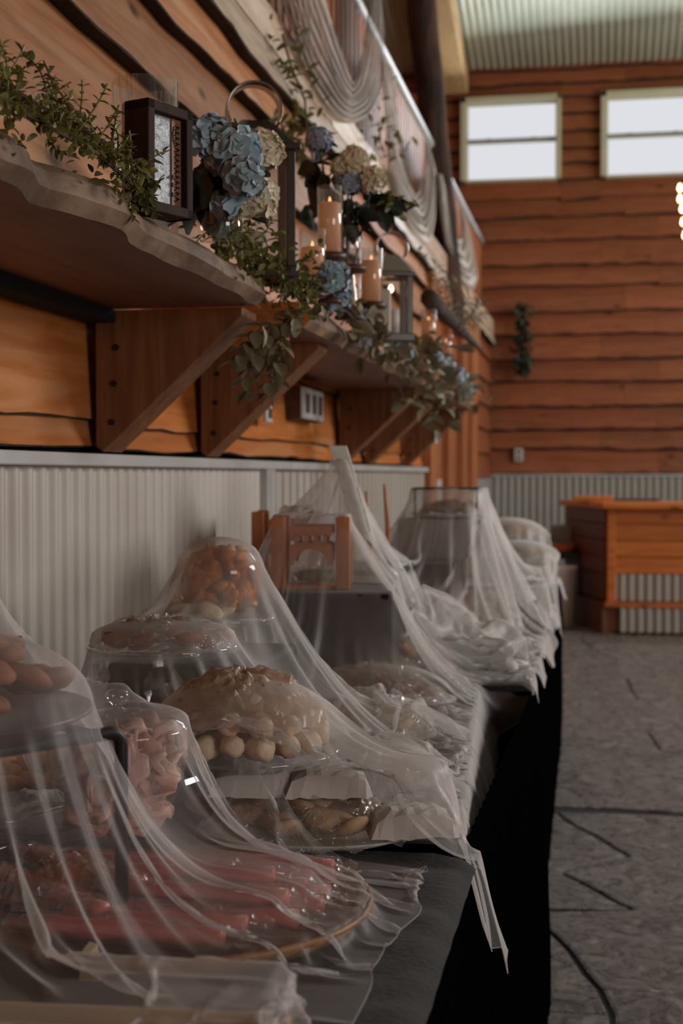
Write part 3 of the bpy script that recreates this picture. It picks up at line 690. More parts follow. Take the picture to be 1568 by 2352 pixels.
# 2 round wooden tray with pink rods
tc_ = dep(455, 2040, 1.60); tx, ty = tc_[0] - .02, tc_[1] - .01; tz = TZ + .012
o = dish('wooden_tray', tx, ty, TZ, [(0, .004), (.17, .004), (.203, .022), (.213, .030), (.215, .024), (.20, .010), (.18, 0), (0, 0)], 'tray_wood', 'round brown wooden tray carrying the pink wrapped rods', 'tray', sx=1.02)
sup(tx, ty, .215, TZ + .03)
rod_v = MB(); n_ = 12
rod_v.tube([(-.10 + .2 * i / n_, .002 * math.sin(i * 1.3), 0) for i in range(n_ + 1)], [.0105 + .0012 * math.sin(i * 2.1) for i in range(n_ + 1)], 10)
rodm = rod_v.build('coating', 'pink_coat', smooth=True); rm = rodm.data; bpy.data.objects.remove(rodm)
st = MB().tube([(-.135, 0, 0), (-.10, 0, 0)], .006, 8).build('stick', 'rod_brown'); stm = st.data; bpy.data.objects.remove(st)
wv = MB(); rr = []
pp = [(-.142, .002), (-.134, .010), (-.12, .009), (-.10, .014), (0, .0145), (.09, .0145), (.106, .013), (.112, .006), (.120, .011), (.130, .013)]
vs = []; fs = []; n_ = 12
for i, (x_, r_) in enumerate(pp):
    for k in range(n_):
        a = 2 * math.pi * k / n_; f_ = 1 + .35 * fn(a * 3 + x_ * 40, 3)
        vs.append((x_, r_ * f_ * math.cos(a), r_ * f_ * math.sin(a) * (.5 if i in (0, len(pp) - 1) else 1)))
for i in range(len(pp) - 1):
    for k in range(n_): fs.append((i * n_ + k, i * n_ + (k + 1) % n_, (i + 1) * n_ + (k + 1) % n_, (i + 1) * n_ + k))
wv.add(vs, fs); wt = wv.build('wrapper', 'rod_wrap'); wm = wt.data; bpy.data.objects.remove(wt)
rods = [(.08, .14, 0, .04, 'at the back right of the wooden tray'), (-.07, .13, 0, -.06, 'at the back left of the wooden tray'),
        (.09, .105, 0, .0, 'second from the back, right half'), (-.06, .10, .003, .05, 'second from the back, left half'),
        (.06, .07, .0, -.08, 'third from the back on the tray'), (.10, .035, .0, .03, 'middle right of the wooden tray'), (-.05, .06, .016, -.12, 'lying high over the others at the tray middle'),
        (.02, .03, .018, .08, 'upper layer near the tray centre'), (.10, 0, .0, -.04, 'centre right of the tray beside the black stand'), (-.03, -.01, .0, .1, 'centre of the tray behind the black stand leg'),
        (.06, -.035, .016, -.02, 'upper front layer of the tray'), (.08, -.06, 0, .03, 'front right of the wooden tray'), (-.03, -.055, 0, -.07, 'front left of the tray'), (.02, -.09, 0, .04, 'second from the front rim of the tray'), (-.0, -.125, 0, -.02, 'nearest the front rim of the tray'),
        (-.13, .02, .02, -.55, 'slanting down over the left rim of the tray'), (-.15, -.04, .01, -.62, 'slanting at the far left of the tray')]
for (a, b_, c, rz, w_) in rods:
    t = empty('candy_rod', (tx + a * .8 - .015, ty + b_, tz + .016 + c), 'pink coated pretzel rod in clear wrap, ' + w_, 'candy', 'pink wrapped rods on the wooden tray', rz=rz)
    share(rm, 'coating', t); share(stm, 'stick', t); share(wm, 'wrapper', t)
sup(tx, ty, .16, TZ + .045, .02)
q = dep(150, 2045, 1.62); pk = MB(); vs = []; fs = []
for i in range(15):
    for j in range(9):
        s_, t_ = i / 14 - .5, j / 8 - .5
        vs.append((s_ * .15, t_ * .11, .055 * max(0, (1 - (2 * s_) ** 4) * (1 - (2 * t_) ** 2)) ** .6 + .008 * fn(s_ * 14 + t_ * 9, 2) + .004))
for i in range(14):
    for j in range(8): a = i * 9 + j; fs.append((a, a + 1, a + 10, a + 9))
pk.add(vs, fs); o = pk.build('candy_packet', 'amber_wrap', loc=(q[0], q[1], TZ + .012)); reg(o, 'amber glossy cellophane packet left of the pink rods', 'packet')
o2 = MB().lathe([(0, 0), (.04, 0), (.048, .02), (.03, .04), (0, .045)], n=14).build('filling', 'amber_snack', o, smooth=True)
q = dep(180, 2165, 1.40); o = MB().prism([(0, 0, 0), (.022, 0, -.004), (.012, 0, .028), (.004, 0, .03)], (0, .02, .003)).build('paper_cone', 'tan_card', loc=(q[0], q[1], TZ + .002)); reg(o, 'small folded tan paper corner in front of the wooden tray', 'paper')

# 3 black wire stand with the heaped platter
s0 = onz(280, 2150, TZ); s1_ = dep(0, 1722, 1.43); zt = .970
d_ = Vector((s1_[0] - s0[0], s1_[1] - s0[1], 0)).normalized(); nrm = Vector((-d_.y, d_.x, 0)) * -1
if nrm.y < 0: nrm = -nrm
t = empty('wire_stand', (s0[0], s0[1], TZ), 'black square bar stand at left holding up the heaped platter', 'stand')
def bar_u(off, wd=.34, h=zt - TZ):
    a = Vector((0, 0, .003)) + off; r_ = .016; P_ = [a, a + Vector((0, 0, h - r_))]
    for k in range(1, 6): an = k * math.pi / 10; P_.append(a + Vector((0, 0, h - r_)) + Vector((0, 0, r_ * math.sin(an))) + d_ * (r_ * (1 - math.cos(an))))
    e_ = a + d_ * wd
    for k in range(5, 0, -1): an = k * math.pi / 10; P_.append(e_ + Vector((0, 0, h - r_)) + Vector((0, 0, r_ * math.sin(an))) - d_ * (r_ * (1 - math.cos(an))))
    P_ += [e_ + Vector((0, 0, h - r_)), e_]
    return P_
MB().tube(bar_u(Vector((0, 0, 0))), .0075, 10).build('front_frame', 'black_metal', t, smooth=True)
MB().tube(bar_u(nrm * .26), .0075, 10).build('rear_frame', 'black_metal', t, smooth=True)
MB().tube([nrm * .0 + d_ * .02 + Vector((0, 0, zt - TZ)), nrm * .26 + d_ * .02 + Vector((0, 0, zt - TZ))], .005, 8).build('cross_bar', 'black_metal', t)
MB().tube([nrm * .0 + d_ * .30 + Vector((0, 0, zt - TZ)), nrm * .26 + d_ * .30 + Vector((0, 0, zt - TZ))], .005, 8).build('cross_bar', 'black_metal', t)
pc = Vector((s0[0], s0[1], 0)) + d_ * .165 + nrm * .12
px_, py_ = pc.x, pc.y; PR = .175
o = dish('platter', px_, py_, zt + .007, plate_prof(PR, .008, .022), 'dark_tray', 'dark brown round platter on the black stand, heaped under netting', 'platter')
heap(px_, py_, zt + .025, PR * .9, 'cookie_brown', 46, 'brown round cookie heaped on the platter of the black stand', 'brown cookies on the black stand', h=.075, size=1.1)
sup(px_, py_, PR, zt + .03, .085); jp = dep(-75, 1275, 1.72); sup(jp[0], jp[1], .03, jp[2])
q = MB().lathe([(0, 0), (.028, 0), (.03, jp[2] - zt - .07), (.018, jp[2] - zt - .05), (.018, jp[2] - zt - .022), (0, jp[2] - zt - .02)], n=20).build('jar', 'ceramic', loc=(jp[0], jp[1], zt + .02), smooth=True); reg(q, 'pale jar pushing up the netting above the brown cookies', 'jar')
# bowl of orange snacks behind the stand
q = dep(10, 1860, 1.92)
dish('snack_tray', q[0] - .03, q[1] + .0, TZ, [(0, .0), (.07, .0), (.05, .03), (.05, .045), (.14, .065), (.145, .06), (.06, .035), (.08, 0)], 'clear_glass', 'low glass pedestal dish of orange snacks behind the black stand', 'dish')
heap(q[0] - .03, q[1], TZ + .068, .125, 'cookie_orange', 26, 'orange biscuit on the glass dish behind the black stand', 'orange biscuits at far left', h=.04)

# 4 glass compote with lid, pale pink candies
bc = onz(285, 2010, TZ); bx, by = bc[0] - .008, bc[1]
t = empty('candy_compote', (bx, by, TZ), 'lidded clear glass footed bowl filled with pale pink candy', 'glass bowl')
MB().lathe([(.002, .004), (.05, .004), (.054, .008), (.03, .014), (.012, .024), (.016, .034), (.010, .044), (.022, .052), (.055, .070), (.078, .105), (.088, .145), (.087, .182), (.089, .186), (.085, .186), (.083, .15), (.073, .108), (.05, .076), (.0, .062)], n=48).build('bowl', 'clear_glass', t, smooth=True)
MB().lathe([(.088, .187), (.084, .192), (.06, .202), (.03, .207), (.008, .209), (.007, .213), (.014, .219), (.016, .226), (.011, .232), (0, .234)], n=40).build('lid', 'clear_glass', t, smooth=True)
cm = MB(); rs = random.Random(2)
bl = [mesh_of(ico(2, .018, (1.4, 1.1, .3), .8, 2.4, s_), 'candy', 'pale_pink') for s_ in range(3)]
for k in range(240):
    z = rs.uniform(.075, .172); rmax = .048 + .034 * min(1, (z - .07) / .06); r_ = rmax * math.sqrt(rs.random()) * .93; a = rs.uniform(0, 6.3)
    add_mesh(cm, rs.choice(bl), Matrix.Translation((r_ * math.cos(a), r_ * math.sin(a), z)) @ rotm(rs.uniform(0, 6), rs.uniform(0, 6), rs.uniform(0, 6)))
o = cm.build('candy_filling', 'pale_pink', t, smooth=True); o['kind'] = 'stuff'
sup(bx, by, .09, TZ + .19, .02); sup(bx, by, .018, TZ + .236)

# 5 glass cake stand with puffs
gc = dep(560, 1730, 1.98); gx_, gy_ = gc[0] + .0, gc[1] + .0; gz = .865
o = empty('cake_stand', (gx_, gy_, TZ), 'clear glass cake stand heaped with peach-coloured puff sticks', 'cake stand')
MB().lathe([(.0, gz - TZ), (.125, gz - TZ), (.134, gz - TZ + .008), (.136, gz - TZ + .003), (.125, gz - TZ - .006), (0, gz - TZ - .007)], n=56).build('plate', 'clear_glass', o, smooth=True)
MB().lathe([(.0, .002), (.06, .002), (.062, .008), (.03, .02), (.012, .04), (.02, .055), (.012, .07), (.02, gz - TZ - .012), (.03, gz - TZ - .006)], n=32).build('stem', 'clear_glass', o, smooth=True)
pm = MB(); n_ = 9
pm.tube([(-.024 + .048 * i / n_, 0, 0) for i in range(n_ + 1)], [.009, .0145, .016, .0155, .0165, .0155, .0165, .016, .0145, .009], 12)
pmo = pm.build('puff_stick', 'puff', smooth=True); pmm = pmo.data; bpy.data.objects.remove(pmo)
bmx = bmesh.new(); bmx.from_mesh(pmm)
for v in bmx.verts: v.co += Vector((mn.noise(v.co * 60), mn.noise(v.co * 60 + Vector((5, 5, 5))), mn.noise(v.co * 60 - Vector((5, 5, 5))))) * .0045
bmx.to_mesh(pmm); bmx.free()
for lay, (rr_, cnt) in enumerate([(.100, 17), (.055, 9), (.085, 13), (.035, 6), (.055, 8), (.02, 3)]):
    zz = gz + .008 + .016 + [0, 0, .026, .026, .048, .052][lay]
    for k in range(cnt):
        a = 2 * math.pi * (k + .4 * lay) / cnt
        q_ = share(pmm, 'puff_stick', None, (gx_ + rr_ * math.cos(a), gy_ + rr_ * math.sin(a), zz + random.uniform(-.003, .004)), (random.uniform(0, 6), random.uniform(-.25, .25), a + random.uniform(-.45, .45)), random.uniform(.88, 1.02))
        reg(q_, 'peach-coloured puff stick on the glass cake stand' + ('' if lay < 2 else ', upper layer' if lay < 4 else ', top layer') + spot(rr_ * 7, a), 'snack', 'puff sticks on the glass cake stand')
sup(gx_, gy_, .13, gz + .03, .072); wrapdome(gx_ - .005, gy_ + .01, gz + .045, .118, .065, 'tan crinkled clear wrap over the top of the puff sticks', None, 33, mat='tan_wrap')
q = dep(690, 1870, 2.02); o = MB().prism([(-.06, 0, .07), (.02, 0, .085), (.03, 0, .03), (.028, 0, 0), (.012, 0, .004)], (0, .0015, 0)).build('paper_card', 'paper_white', loc=(q[0], q[1], TZ + .006), rz=.2); reg(o, 'white folded paper card under the glass cake stand', 'card')

# plates along the tables
def wrapped(u_, v_, r, kind, lab, n=16, ry=None, zz=TZ, h=.05, plate='ceramic', wrap=True, seed=0, dish_name='serving_plate', d=None, size=1.0):
    q = onz(u_, v_, zz); x, y = q[0], q[1]
    ry_ = ry or r
    dish(dish_name, x, y, zz, plate_prof(1, .006 / 1, .012), plate, lab[0], 'plate', 'serving plates', sx=r, sy=ry_)
    heap(x, y, zz + .01, r * .85, kind, n, lab[1], lab[1] + ' group' if False else lab[2], h=h, ry=ry_ * .85, size=size)
    if wrap: wrapdome(x, y, zz + .004, r, h + .035, lab[3], ry_, seed)
    sup(x, y, r * .95, zz + .02, h + .02, ry_ * .95)
    return x, y
wrapped(610, 1862, .12, 'cookie_brown', ('brown plate of dark squares below the glass cake stand', 'dark brown cookie on the plate below the cake stand', 'dark cookies below the cake stand', 'clear wrap over the dark cookies'), 14, h=.015, plate='tray_wood', wrap=False)
x_, y_ = wrapped(700, 1925, .15, 'cookie_tan', ('long pale oval platter in front, wrapped in crinkled plastic', 'tan cookie on the front oval platter', 'cookies on the front oval platter', 'crinkled clear plastic over the front oval platter'), 20, ry=.10, h=.03, seed=1)
pb_ = MB(); rs = random.Random(5)
for k, (a, b_, lab) in enumerate([(-.07, 0, 'left'), (.03, .01, 'middle'), (.15, -.02, 'right')]):
    vs = []; fs = []; pb_ = MB()
    for i in range(13):
        for j in range(9):
            s_, t_ = i / 12 - .5, j / 8 - .5
            vs.append((s_ * .12, t_ * .09, .035 * max(0, (1 - (2 * s_) ** 4) * (1 - (2 * t_) ** 4)) ** .5 + .007 * abs(fn(s_ * 9 + t_ * 13, k))))
    for i in range(12):
        for j in range(8): e_ = i * 9 + j; fs.append((e_, e_ + 1, e_ + 10, e_ + 9))
    pb_.add(vs, fs); pb_.add([(v[0], v[1], min(v[2], .001)) for v in vs], fs)
    o = pb_.build('wrapped_parcel', 'paper_white', loc=(x_ + a, y_ + b_, TZ + (.062 if k < 2 else .02)), rz=rs.uniform(-.5, .5)); reg(o, 'crinkled white paper parcel, %s of the three on the front platter' % lab, 'parcel', 'parcels on the front platter')
sup(x_ + .03, y_, .17, TZ + .105, .01, .1)
wrapped(840, 1800, .125, 'cookie_pale', ('pale round plate right of the glass cake stand', 'pale cookie on the plate right of the cake stand', 'pale cookies right of the cake stand', 'clear plastic over the pale cookies right of the cake stand'), 20, h=.035, seed=2)
wrapped(850, 1690, .14, 'cookie_pale', ('round plate of pale cookies second row on the middle table', 'pale cookie on the second-row plate', 'pale cookies second row', 'clear plastic over the second-row pale cookies'), 20, h=.035, seed=3)
wrapped(850, 1615, .19, 'cookie_brown', ('oval platter of reddish brown cookies on the middle table', 'reddish brown cookie on the oval platter', 'reddish brown cookies', 'clear plastic over the reddish brown cookies'), 28, ry=.13, h=.045, seed=4)
wrapped(870, 1540, .20, 'cookie_orange', ('oval platter of golden orange pastries on the middle table', 'golden orange pastry on the oval platter', 'golden orange pastries', 'clear plastic over the golden pastries'), 30, ry=.14, h=.06, seed=5, size=1.25)
wrapped(790, 1497, .17, 'cookie_pale', ('pale platter behind the golden pastries', 'pale cookie behind the golden pastries', 'pale cookies behind the golden pastries', 'clear plastic over the pale cookies behind the pastries'), 22, ry=.12, h=.05, seed=6)
wrapped(1060, 1455, .15, 'cookie_tan', ('round plate of tan rolls at the near end of the far table', 'tan roll on the near plate of the far table', 'tan rolls on the far table', 'clear plastic over the tan rolls'), 22, ry=.16, h=.075, seed=7, size=1.2)
wrapped(1075, 1400, .17, 'cookie_pale', ('pale plate behind the tan rolls on the far table', 'pale cookie behind the tan rolls', 'pale cookies behind the tan rolls', 'clear plastic over the pale cookies behind the rolls'), 20, h=.07, seed=8)
# raised plates on the far table
def raised(u_, v_, d, r, kind, lab, n=14, seed=0, h=.035):
    q = dep(u_, v_, d); x, y, z = q
    o = empty('cake_stand', (x, y, TZ), lab[0], 'cake stand', 'cake stands on the far table')
    MB().lathe([(0, z - TZ), (r * .95, z - TZ), (r, z - TZ + .008), (r, z - TZ + .003), (r * .9, z - TZ - .006), (0, z - TZ - .006)], n=40).build('plate', 'ceramic', o, smooth=True)
    MB().lathe([(.001, .001), (r * .5, .001), (r * .45, .01), (.015, .03), (.012, z - TZ - .03), (.04, z - TZ - .006)], n=24).build('stem', 'ceramic', o, smooth=True)
    heap(x, y, z + .01, r * .85, kind, n, lab[1], lab[2], h=h)
    wrapdome(x, y, z + .008, r, h + .03, lab[3], None, seed)
    sup(x, y, r, z + .02, h + .03)
raised(1150, 1345, 5.0, .15, 'cookie_pale', ('white cake stand nearest the aisle on the far table', 'pale cookie on the cake stand nearest the aisle', 'pale cookies nearest the aisle', 'clear plastic over the aisle cake stand'), seed=9)
raised(1190, 1290, 5.7, .16, 'cookie_tan', ('white cake stand of tan cookies behind the aisle stand', 'tan cookie on the cake stand behind the aisle stand', 'tan cookies behind the aisle stand', 'clear plastic over the tan cookies behind the aisle stand'), seed=10)
raised(1165, 1235, 6.2, .16, 'cookie_orange', ('tall white cake stand of golden cookies at the far end', 'golden cookie on the tall far cake stand', 'golden cookies at the far end', 'clear plastic over the tall far cake stand'), seed=11)

# 7 back-left: box riser, glass pedestal pie plate, second stand, amber jar
bq = dep(480, 1600, 2.50); rx, ry_ = bq[0] - .02, bq[1] + .02
o = MB().box((0, 0, .09), (.26, .34, .18)).build('display_box', 'box_green', loc=(rx, ry_ + .04, TZ), bevel=.008); reg(o, 'dark green-black box behind the glass cake stand', 'box'); supbox(rx, ry_ + .04, .26, .34, TZ + .18)
pq = dep(375, 1492, 2.32); pxx, pyy, pz = pq[0], pq[1], .962
t = empty('pedestal_dish', (pxx, pyy, TZ), 'clear glass pedestal dish with a faceted ball stem holding brown pastries', 'cake stand')
MB().lathe([(0, pz - TZ), (.112, pz - TZ), (.124, pz - TZ + .014), (.126, pz - TZ + .010), (.114, pz - TZ - .005), (0, pz - TZ - .006)], n=48).build('plate', 'clear_glass', t, smooth=True)
MB().lathe([(.001, .002), (.06, .002), (.055, .01), (.014, .03), (.012, .10), (.02, .12), (.034, .145), (.034, .165), (.018, .185), (.02, pz - TZ - .006)], n=10).build('stem', 'clear_glass', t)
heap(pxx, pyy, pz + .006, .105, 'cookie_brown', 22, 'brown pastry on the glass pedestal dish', 'brown pastries on the pedestal dish', h=.025)
wrapdome(pxx, pyy, pz + .004, .12, .05, 'clear plastic over the brown pastries on the pedestal dish', None, 21); sup(pxx, pyy, .12, pz + .02, .03)
pq = dep(505, 1425, 2.60); pxx, pyy, pz = pq[0] - .01, pq[1], pq[2] + .0
t = empty('cake_stand', (pxx, pyy, TZ + .18), 'clear glass cake stand under the amber jar on the dark box', 'cake stand')
h_ = pz - TZ - .18
MB().lathe([(0, h_), (.105, h_), (.112, h_ + .008), (.112, h_ + .004), (.1, h_ - .005), (0, h_ - .005)], n=48).build('plate', 'clear_glass', t, smooth=True)
MB().lathe([(.001, .001), (.05, .001), (.02, .012), (.014, h_ - .015), (.03, h_ - .006)], n=24).build('stem', 'clear_glass', t, smooth=True)
heap(pxx - .02, pyy, pz + .008, .09, 'cookie_pale', 12, 'pale wafer on the glass stand beneath the amber jar', 'wafers beneath the amber jar', h=.01)
sup(pxx, pyy, .105, pz + .02)
jq = dep(505, 1372, 2.62); jx, jy, jz = jq[0], jq[1], pz + .018
t = empty('cookie_jar', (jx, jy, jz), 'round amber-filled glass jar at the top of the dark box', 'jar')
MB().lathe([(0, 0), (.06, 0), (.072, .012), (.078, .045), (.076, .062), (.078, .066), (.074, .085), (.058, .105), (.03, .116), (0, .119)], n=40).build('glass_body', 'amber_glass', t, smooth=True)
cm = MB()
al = [mesh_of(ico(2, .017, (1.3, 1, .6), .6, 2.2, s_), 'snack', 'amber_snack') for s_ in range(3)]
for k in range(110):
    z = random.uniform(.016, .100); rmax = .062 if z < .07 else .062 - (z - .07) * .9; r_ = rmax * math.sqrt(random.random()); a = random.uniform(0, 6.3)
    add_mesh(cm, random.choice(al), Matrix.Translation((r_ * math.cos(a), r_ * math.sin(a), z)) @ rotm(*[random.uniform(0, 6) for _ in range(3)]))
o = cm.build('snack_filling', 'amber_snack', t, smooth=True); o['kind'] = 'stuff'
sup(jx, jy, .078, jz + .085, .045)

# 8 risers and the arched wooden lantern
def riser(x, y, sx, sy, z1, label, rz=0, z0=TZ):
    mb = MB(); n = 10
    mb.box((0, 0, (z1 - z0) / 2), (sx, sy, z1 - z0)); o = mb.build('draped_riser', 'riser_cloth', loc=(x, y, z0), rz=rz, bevel=.012); reg(o, label, 'riser', 'black draped risers'); supbox(x, y, sx, sy, z1, rz)
LZ = .985
lq = dep(700, 1348, 3.28); lx, ly = lq[0], lq[1]
riser(lx + .0, ly + .26, .36, .66, LZ, 'black draped riser under the arched wooden lantern', .1)
q = dep(840, 1300, 3.95); riser(q[0], q[1], .22, .40, 1.0, 'black draped riser right of the arched wooden lantern')
q = dep(985, 1290, 4.6); riser(q[0] - .02, q[1], .24, .34, .975, 'black draped riser carrying the pale grey box')
W_ = .15; HH = .168; PW = .032
def arch_panel(parent, wd, ang):
    mb = MB(); a = wd / 2; rad_ = a - PW - .004; n = 14; zc = .075; top_ = zc + rad_ + .006
    # arch band
    ins = [(-rad_ * math.cos(math.pi * k / n), zc - .02 + rad_ * math.sin(math.pi * k / n)) for k in range(n + 1)]
    poly = [(-a + PW * .8, ins[0][1])] + [(p_[0], p_[1]) for p_ in ins] + [(a - PW * .8, ins[-1][1])]
    outr = [(max(-a + PW * .8, min(a - PW * .8, -1.0 * (rad_ + .012) * math.cos(math.pi * k / n) * 1.25)), min(zc - .02 + (rad_ + .012) * 1.0 + .0, zc - .02 + (rad_ + .03) * math.sin(math.pi * k / n) + .004)) for k in range(n + 1)]
    for k in range(n):
        i0, i1, o0, o1 = ins[k], ins[k + 1], outr[k], outr[k + 1]
        mb.prism([(i0[0], -.005, i0[1]), (i1[0], -.005, i1[1]), (o1[0], -.005, o1[1]), (o0[0], -.005, o0[1])], (0, .01, 0))
    zt_ = zc - .02 + rad_ + .012
    mb.box((0, 0, zt_ + .030), (2 * (a - PW * .8), .01, .022))
    o = mb.build('arch', 'toy_wood', parent); 
    for k in range(4):
        mbs = MB().box(((k - 1.5) * .022, 0, zt_ + .009), (.008, .01, .026)); s__ = mbs.build('spindle', 'toy_wood', o)
    return o
l2 = dep(662, 1340, 3.85)
for (cx_, cy_, cz_, lab_) in ((lx, ly + .09, LZ, 'orange wooden open lantern with arched sides and slatted tops, in front'), (l2[0], l2[1], LZ, 'second arched wooden lantern, half hidden behind the front one')):
    t = empty('wooden_lantern', (cx_, cy_, cz_), lab_, 'lantern', rz=R(8))
    for ang, off in ((0, (0, -W_ / 2)), (math.pi / 2, (-W_ / 2, 0)), (0, (0, W_ / 2)), (math.pi / 2, (W_ / 2, 0))):
        a_ = arch_panel(t, W_, ang); a_.location = (off[0], off[1], 0); a_.rotation_euler = (0, 0, ang)
    for sx in (-1, 1):
        for sy in (-1, 1): MB().box((sx * (W_ / 2 - .0), sy * (W_ / 2 - .0), HH / 2), (PW, PW, HH)).build('post', 'toy_wood', t, bevel=.003)
    MB().box((0, 0, .004), (W_, W_, .008)).build('base', 'toy_wood', t)
tt = empty('glass_globe', (lx + .0, ly + .09, LZ + .008), 'clear glass globe of moss inside the arched wooden lantern', 'globe')
MB().lathe([(.02, 0), (.04, .006), (.054, .03), (.056, .055), (.045, .085), (.02, .102), (0, .105)], n=32).build('shell', 'clear_glass', tt, smooth=True)
MB().lathe([(0, .004), (.035, .008), (.044, .022), (.025, .032), (0, .028)], n=20).build('moss', 'moss', tt, smooth=True)
supbox(lx, ly + .09, W_ + PW, W_ + PW, LZ + HH, R(8)); supbox(l2[0], l2[1], W_ + PW, W_ + PW, LZ + HH - .01, R(8)); HF[HF > 9] = 0
# leaning pale board and thin orange spires
q0, q1 = dep(775, 1024, 3.75), dep(838, 1243, 3.55)
bd = MB(); a, b_ = Vector(q1), Vector(q0); dd = (b_ - a); wx = Vector((.020, .012, 0))
bd.add([a - wx, a + wx, b_ + wx, b_ - wx, a - wx + Vector((0, .015, 0)), a + wx + Vector((0, .015, 0)), b_ + wx + Vector((0, .015, 0)), b_ - wx + Vector((0, .015, 0))], [(0, 1, 2, 3), (4, 5, 6, 7), (0, 1, 5, 4), (1, 2, 6, 5), (2, 3, 7, 6), (3, 0, 4, 7)])
bd.v = [(p[0] - a.x, p[1] - a.y, p[2] - a.z) for p in bd.v]
o = bd.build('leaning_board', 'white_wash', loc=a); reg(o, 'narrow whitewashed board leaning under the highest peak of netting', 'board')
for k in range(12):
    p_ = a.lerp(b_, k / 11); sup(p_.x, p_.y, .022, p_.z)
q = dep(760, 1190, 3.9); o = MB().prism([(-.05, 0, 0), (.06, 0, 0), (.06, 0, .12)], (0, .03, 0)).build('black_sign_back', 'riser_cloth', loc=(q[0], q[1], 1.0)); o.name = 'black_easel'; reg(o, 'black triangular easel beside the leaning pale board', 'easel')
for (u_, v0, v1, d, lab) in ((882, 1112, 1215, 4.25, 'right of the leaning board, standing alone'), (840, 1128, 1235, 3.95, 'touching the right side of the leaning board')):
    p1, p0 = dep(u_, v0, d), dep(u_ + 8, v1, d); zb = TZ + .0
    mb = MB(); mb.tube([(p0[0] - p0[0], 0, zb - zb), (0, 0, p0[2] - zb), (p1[0] - p0[0], 0, p1[2] - zb)], [.011, .008, .003], 6)
    o = mb.build('wooden_spire', 'toy_wood', loc=(p0[0], p0[1], zb)); reg(o, 'thin orange wooden spire ' + lab, 'spire', 'thin orange spires'); sup(p1[0], p1[1], .012, p1[2])
# pale grey box, wire tier stand with cookies
q = dep(1010, 1268, 4.6); gx2, gy2 = q[0], q[1]
o = MB().box((0, 0, .065), (.27, .26, .13)).build('gift_box', 'metal_panel_back', loc=(gx2, gy2 + .1, .977), bevel=.005); reg(o, 'pale grey box on the black riser under the wire stand', 'box'); supbox(gx2, gy2 + .1, .27, .26, 1.108)
t = empty('tier_stand', (gx2 + .02, gy2 + .1, 1.107), 'thin black wire tier stand on the pale grey box', 'stand')
for sy in (-.11, .11): MB().tube([(-.10, sy, 0), (-.10, sy, .10), (.10, sy, .10), (.10, sy, 0)], .004, 6).build('wire_frame', 'black_metal', t)
MB().tube([(-.10, -.11, .1), (-.10, .11, .1)], .003, 6).build('cross_wire', 'black_metal', t); MB().tube([(.10, -.11, .1), (.10, .11, .1)], .003, 6).build('cross_wire', 'black_metal', t)
dish('serving_plate', gx2 + .02, gy2 + .1, 1.11, plate_prof(.13), 'ceramic', 'white plate of brown cookies under the wire tier stand', 'plate', 'serving plates')
heap(gx2 + .02, gy2 + .1, 1.115, .10, 'cookie_brown', 20, 'brown cookie on the plate under the wire tier stand', 'brown cookies on the tier stand', h=.03)
sup(gx2 + .02, gy2 + .1, .13, 1.205)
q = dep(985, 1400, 4.35); o = MB().box((0, 0, .05), (.10, .09, .10)).build('candy_box', 'red_box', loc=(q[0], q[1], TZ + .05 - .05), bevel=.004); o.location.z = TZ; o.scale = (1, 1, 1.4); reg(o, 'small red box under the netting in front of the grey box', 'box'); sup(q[0], q[1], .06, TZ + .14)

# ------------------------------------------------------------ netting: cloth draped by position based relaxation
def envelope(k):
    E = HF.copy(); s_ = GS * k
    for sh in (1, 2, 4, 8, 16, 32, 16, 8, 4, 2, 1, 1, 1):
        for _ in range(3):
            d = s_ * sh
            E[sh:, :] = np.maximum(E[sh:, :], E[:-sh, :] - d); E[:-sh, :] = np.maximum(E[:-sh, :], E[sh:, :] - d)
            E[:, sh:] = np.maximum(E[:, sh:], E[:, :-sh] - d); E[:, :-sh] = np.maximum(E[:, :-sh], E[:, sh:] - d)
    return E
_G = np.gradient(HF, GS)
def samp(A, x, y):
    i = np.clip(((x - GX0) / GS), 0, A.shape[0] - 1.001); j = np.clip(((y - GY0) / GS), 0, A.shape[1] - 1.001)
    i0 = i.astype(int); j0 = j.astype(int); a = i - i0; b_ = j - j0
    return A[i0, j0] * (1 - a) * (1 - b_) + A[i0 + 1, j0] * a * (1 - b_) + A[i0, j0 + 1] * (1 - a) * b_ + A[i0 + 1, j0 + 1] * a * b_
def vedge(y): return np.where(y < 1.867, -.16, np.where(y < 3.39, -.188 - (y - 1.85) * .068, -.165 - .010 * (y - 3.4))) + .006
def noise2(nu, nv, fu, fv, seed):
    rs_ = np.random.RandomState(seed); g = rs_.randn(int(fu) + 3, int(fv) + 3)
    U = np.linspace(0, fu, nu); V = np.linspace(0, fv, nv); i = U.astype(int); j = V.astype(int)
    a = (U - i)[:, None]; b_ = (V - j)[None, :]; a = a * a * (3 - 2 * a); b_ = b_ * b_ * (3 - 2 * b_)
    return g[i][:, j] * (1 - a) * (1 - b_) + g[i + 1][:, j] * a * (1 - b_) + g[i][:, j + 1] * (1 - a) * b_ + g[i + 1][:, j + 1] * a * b_
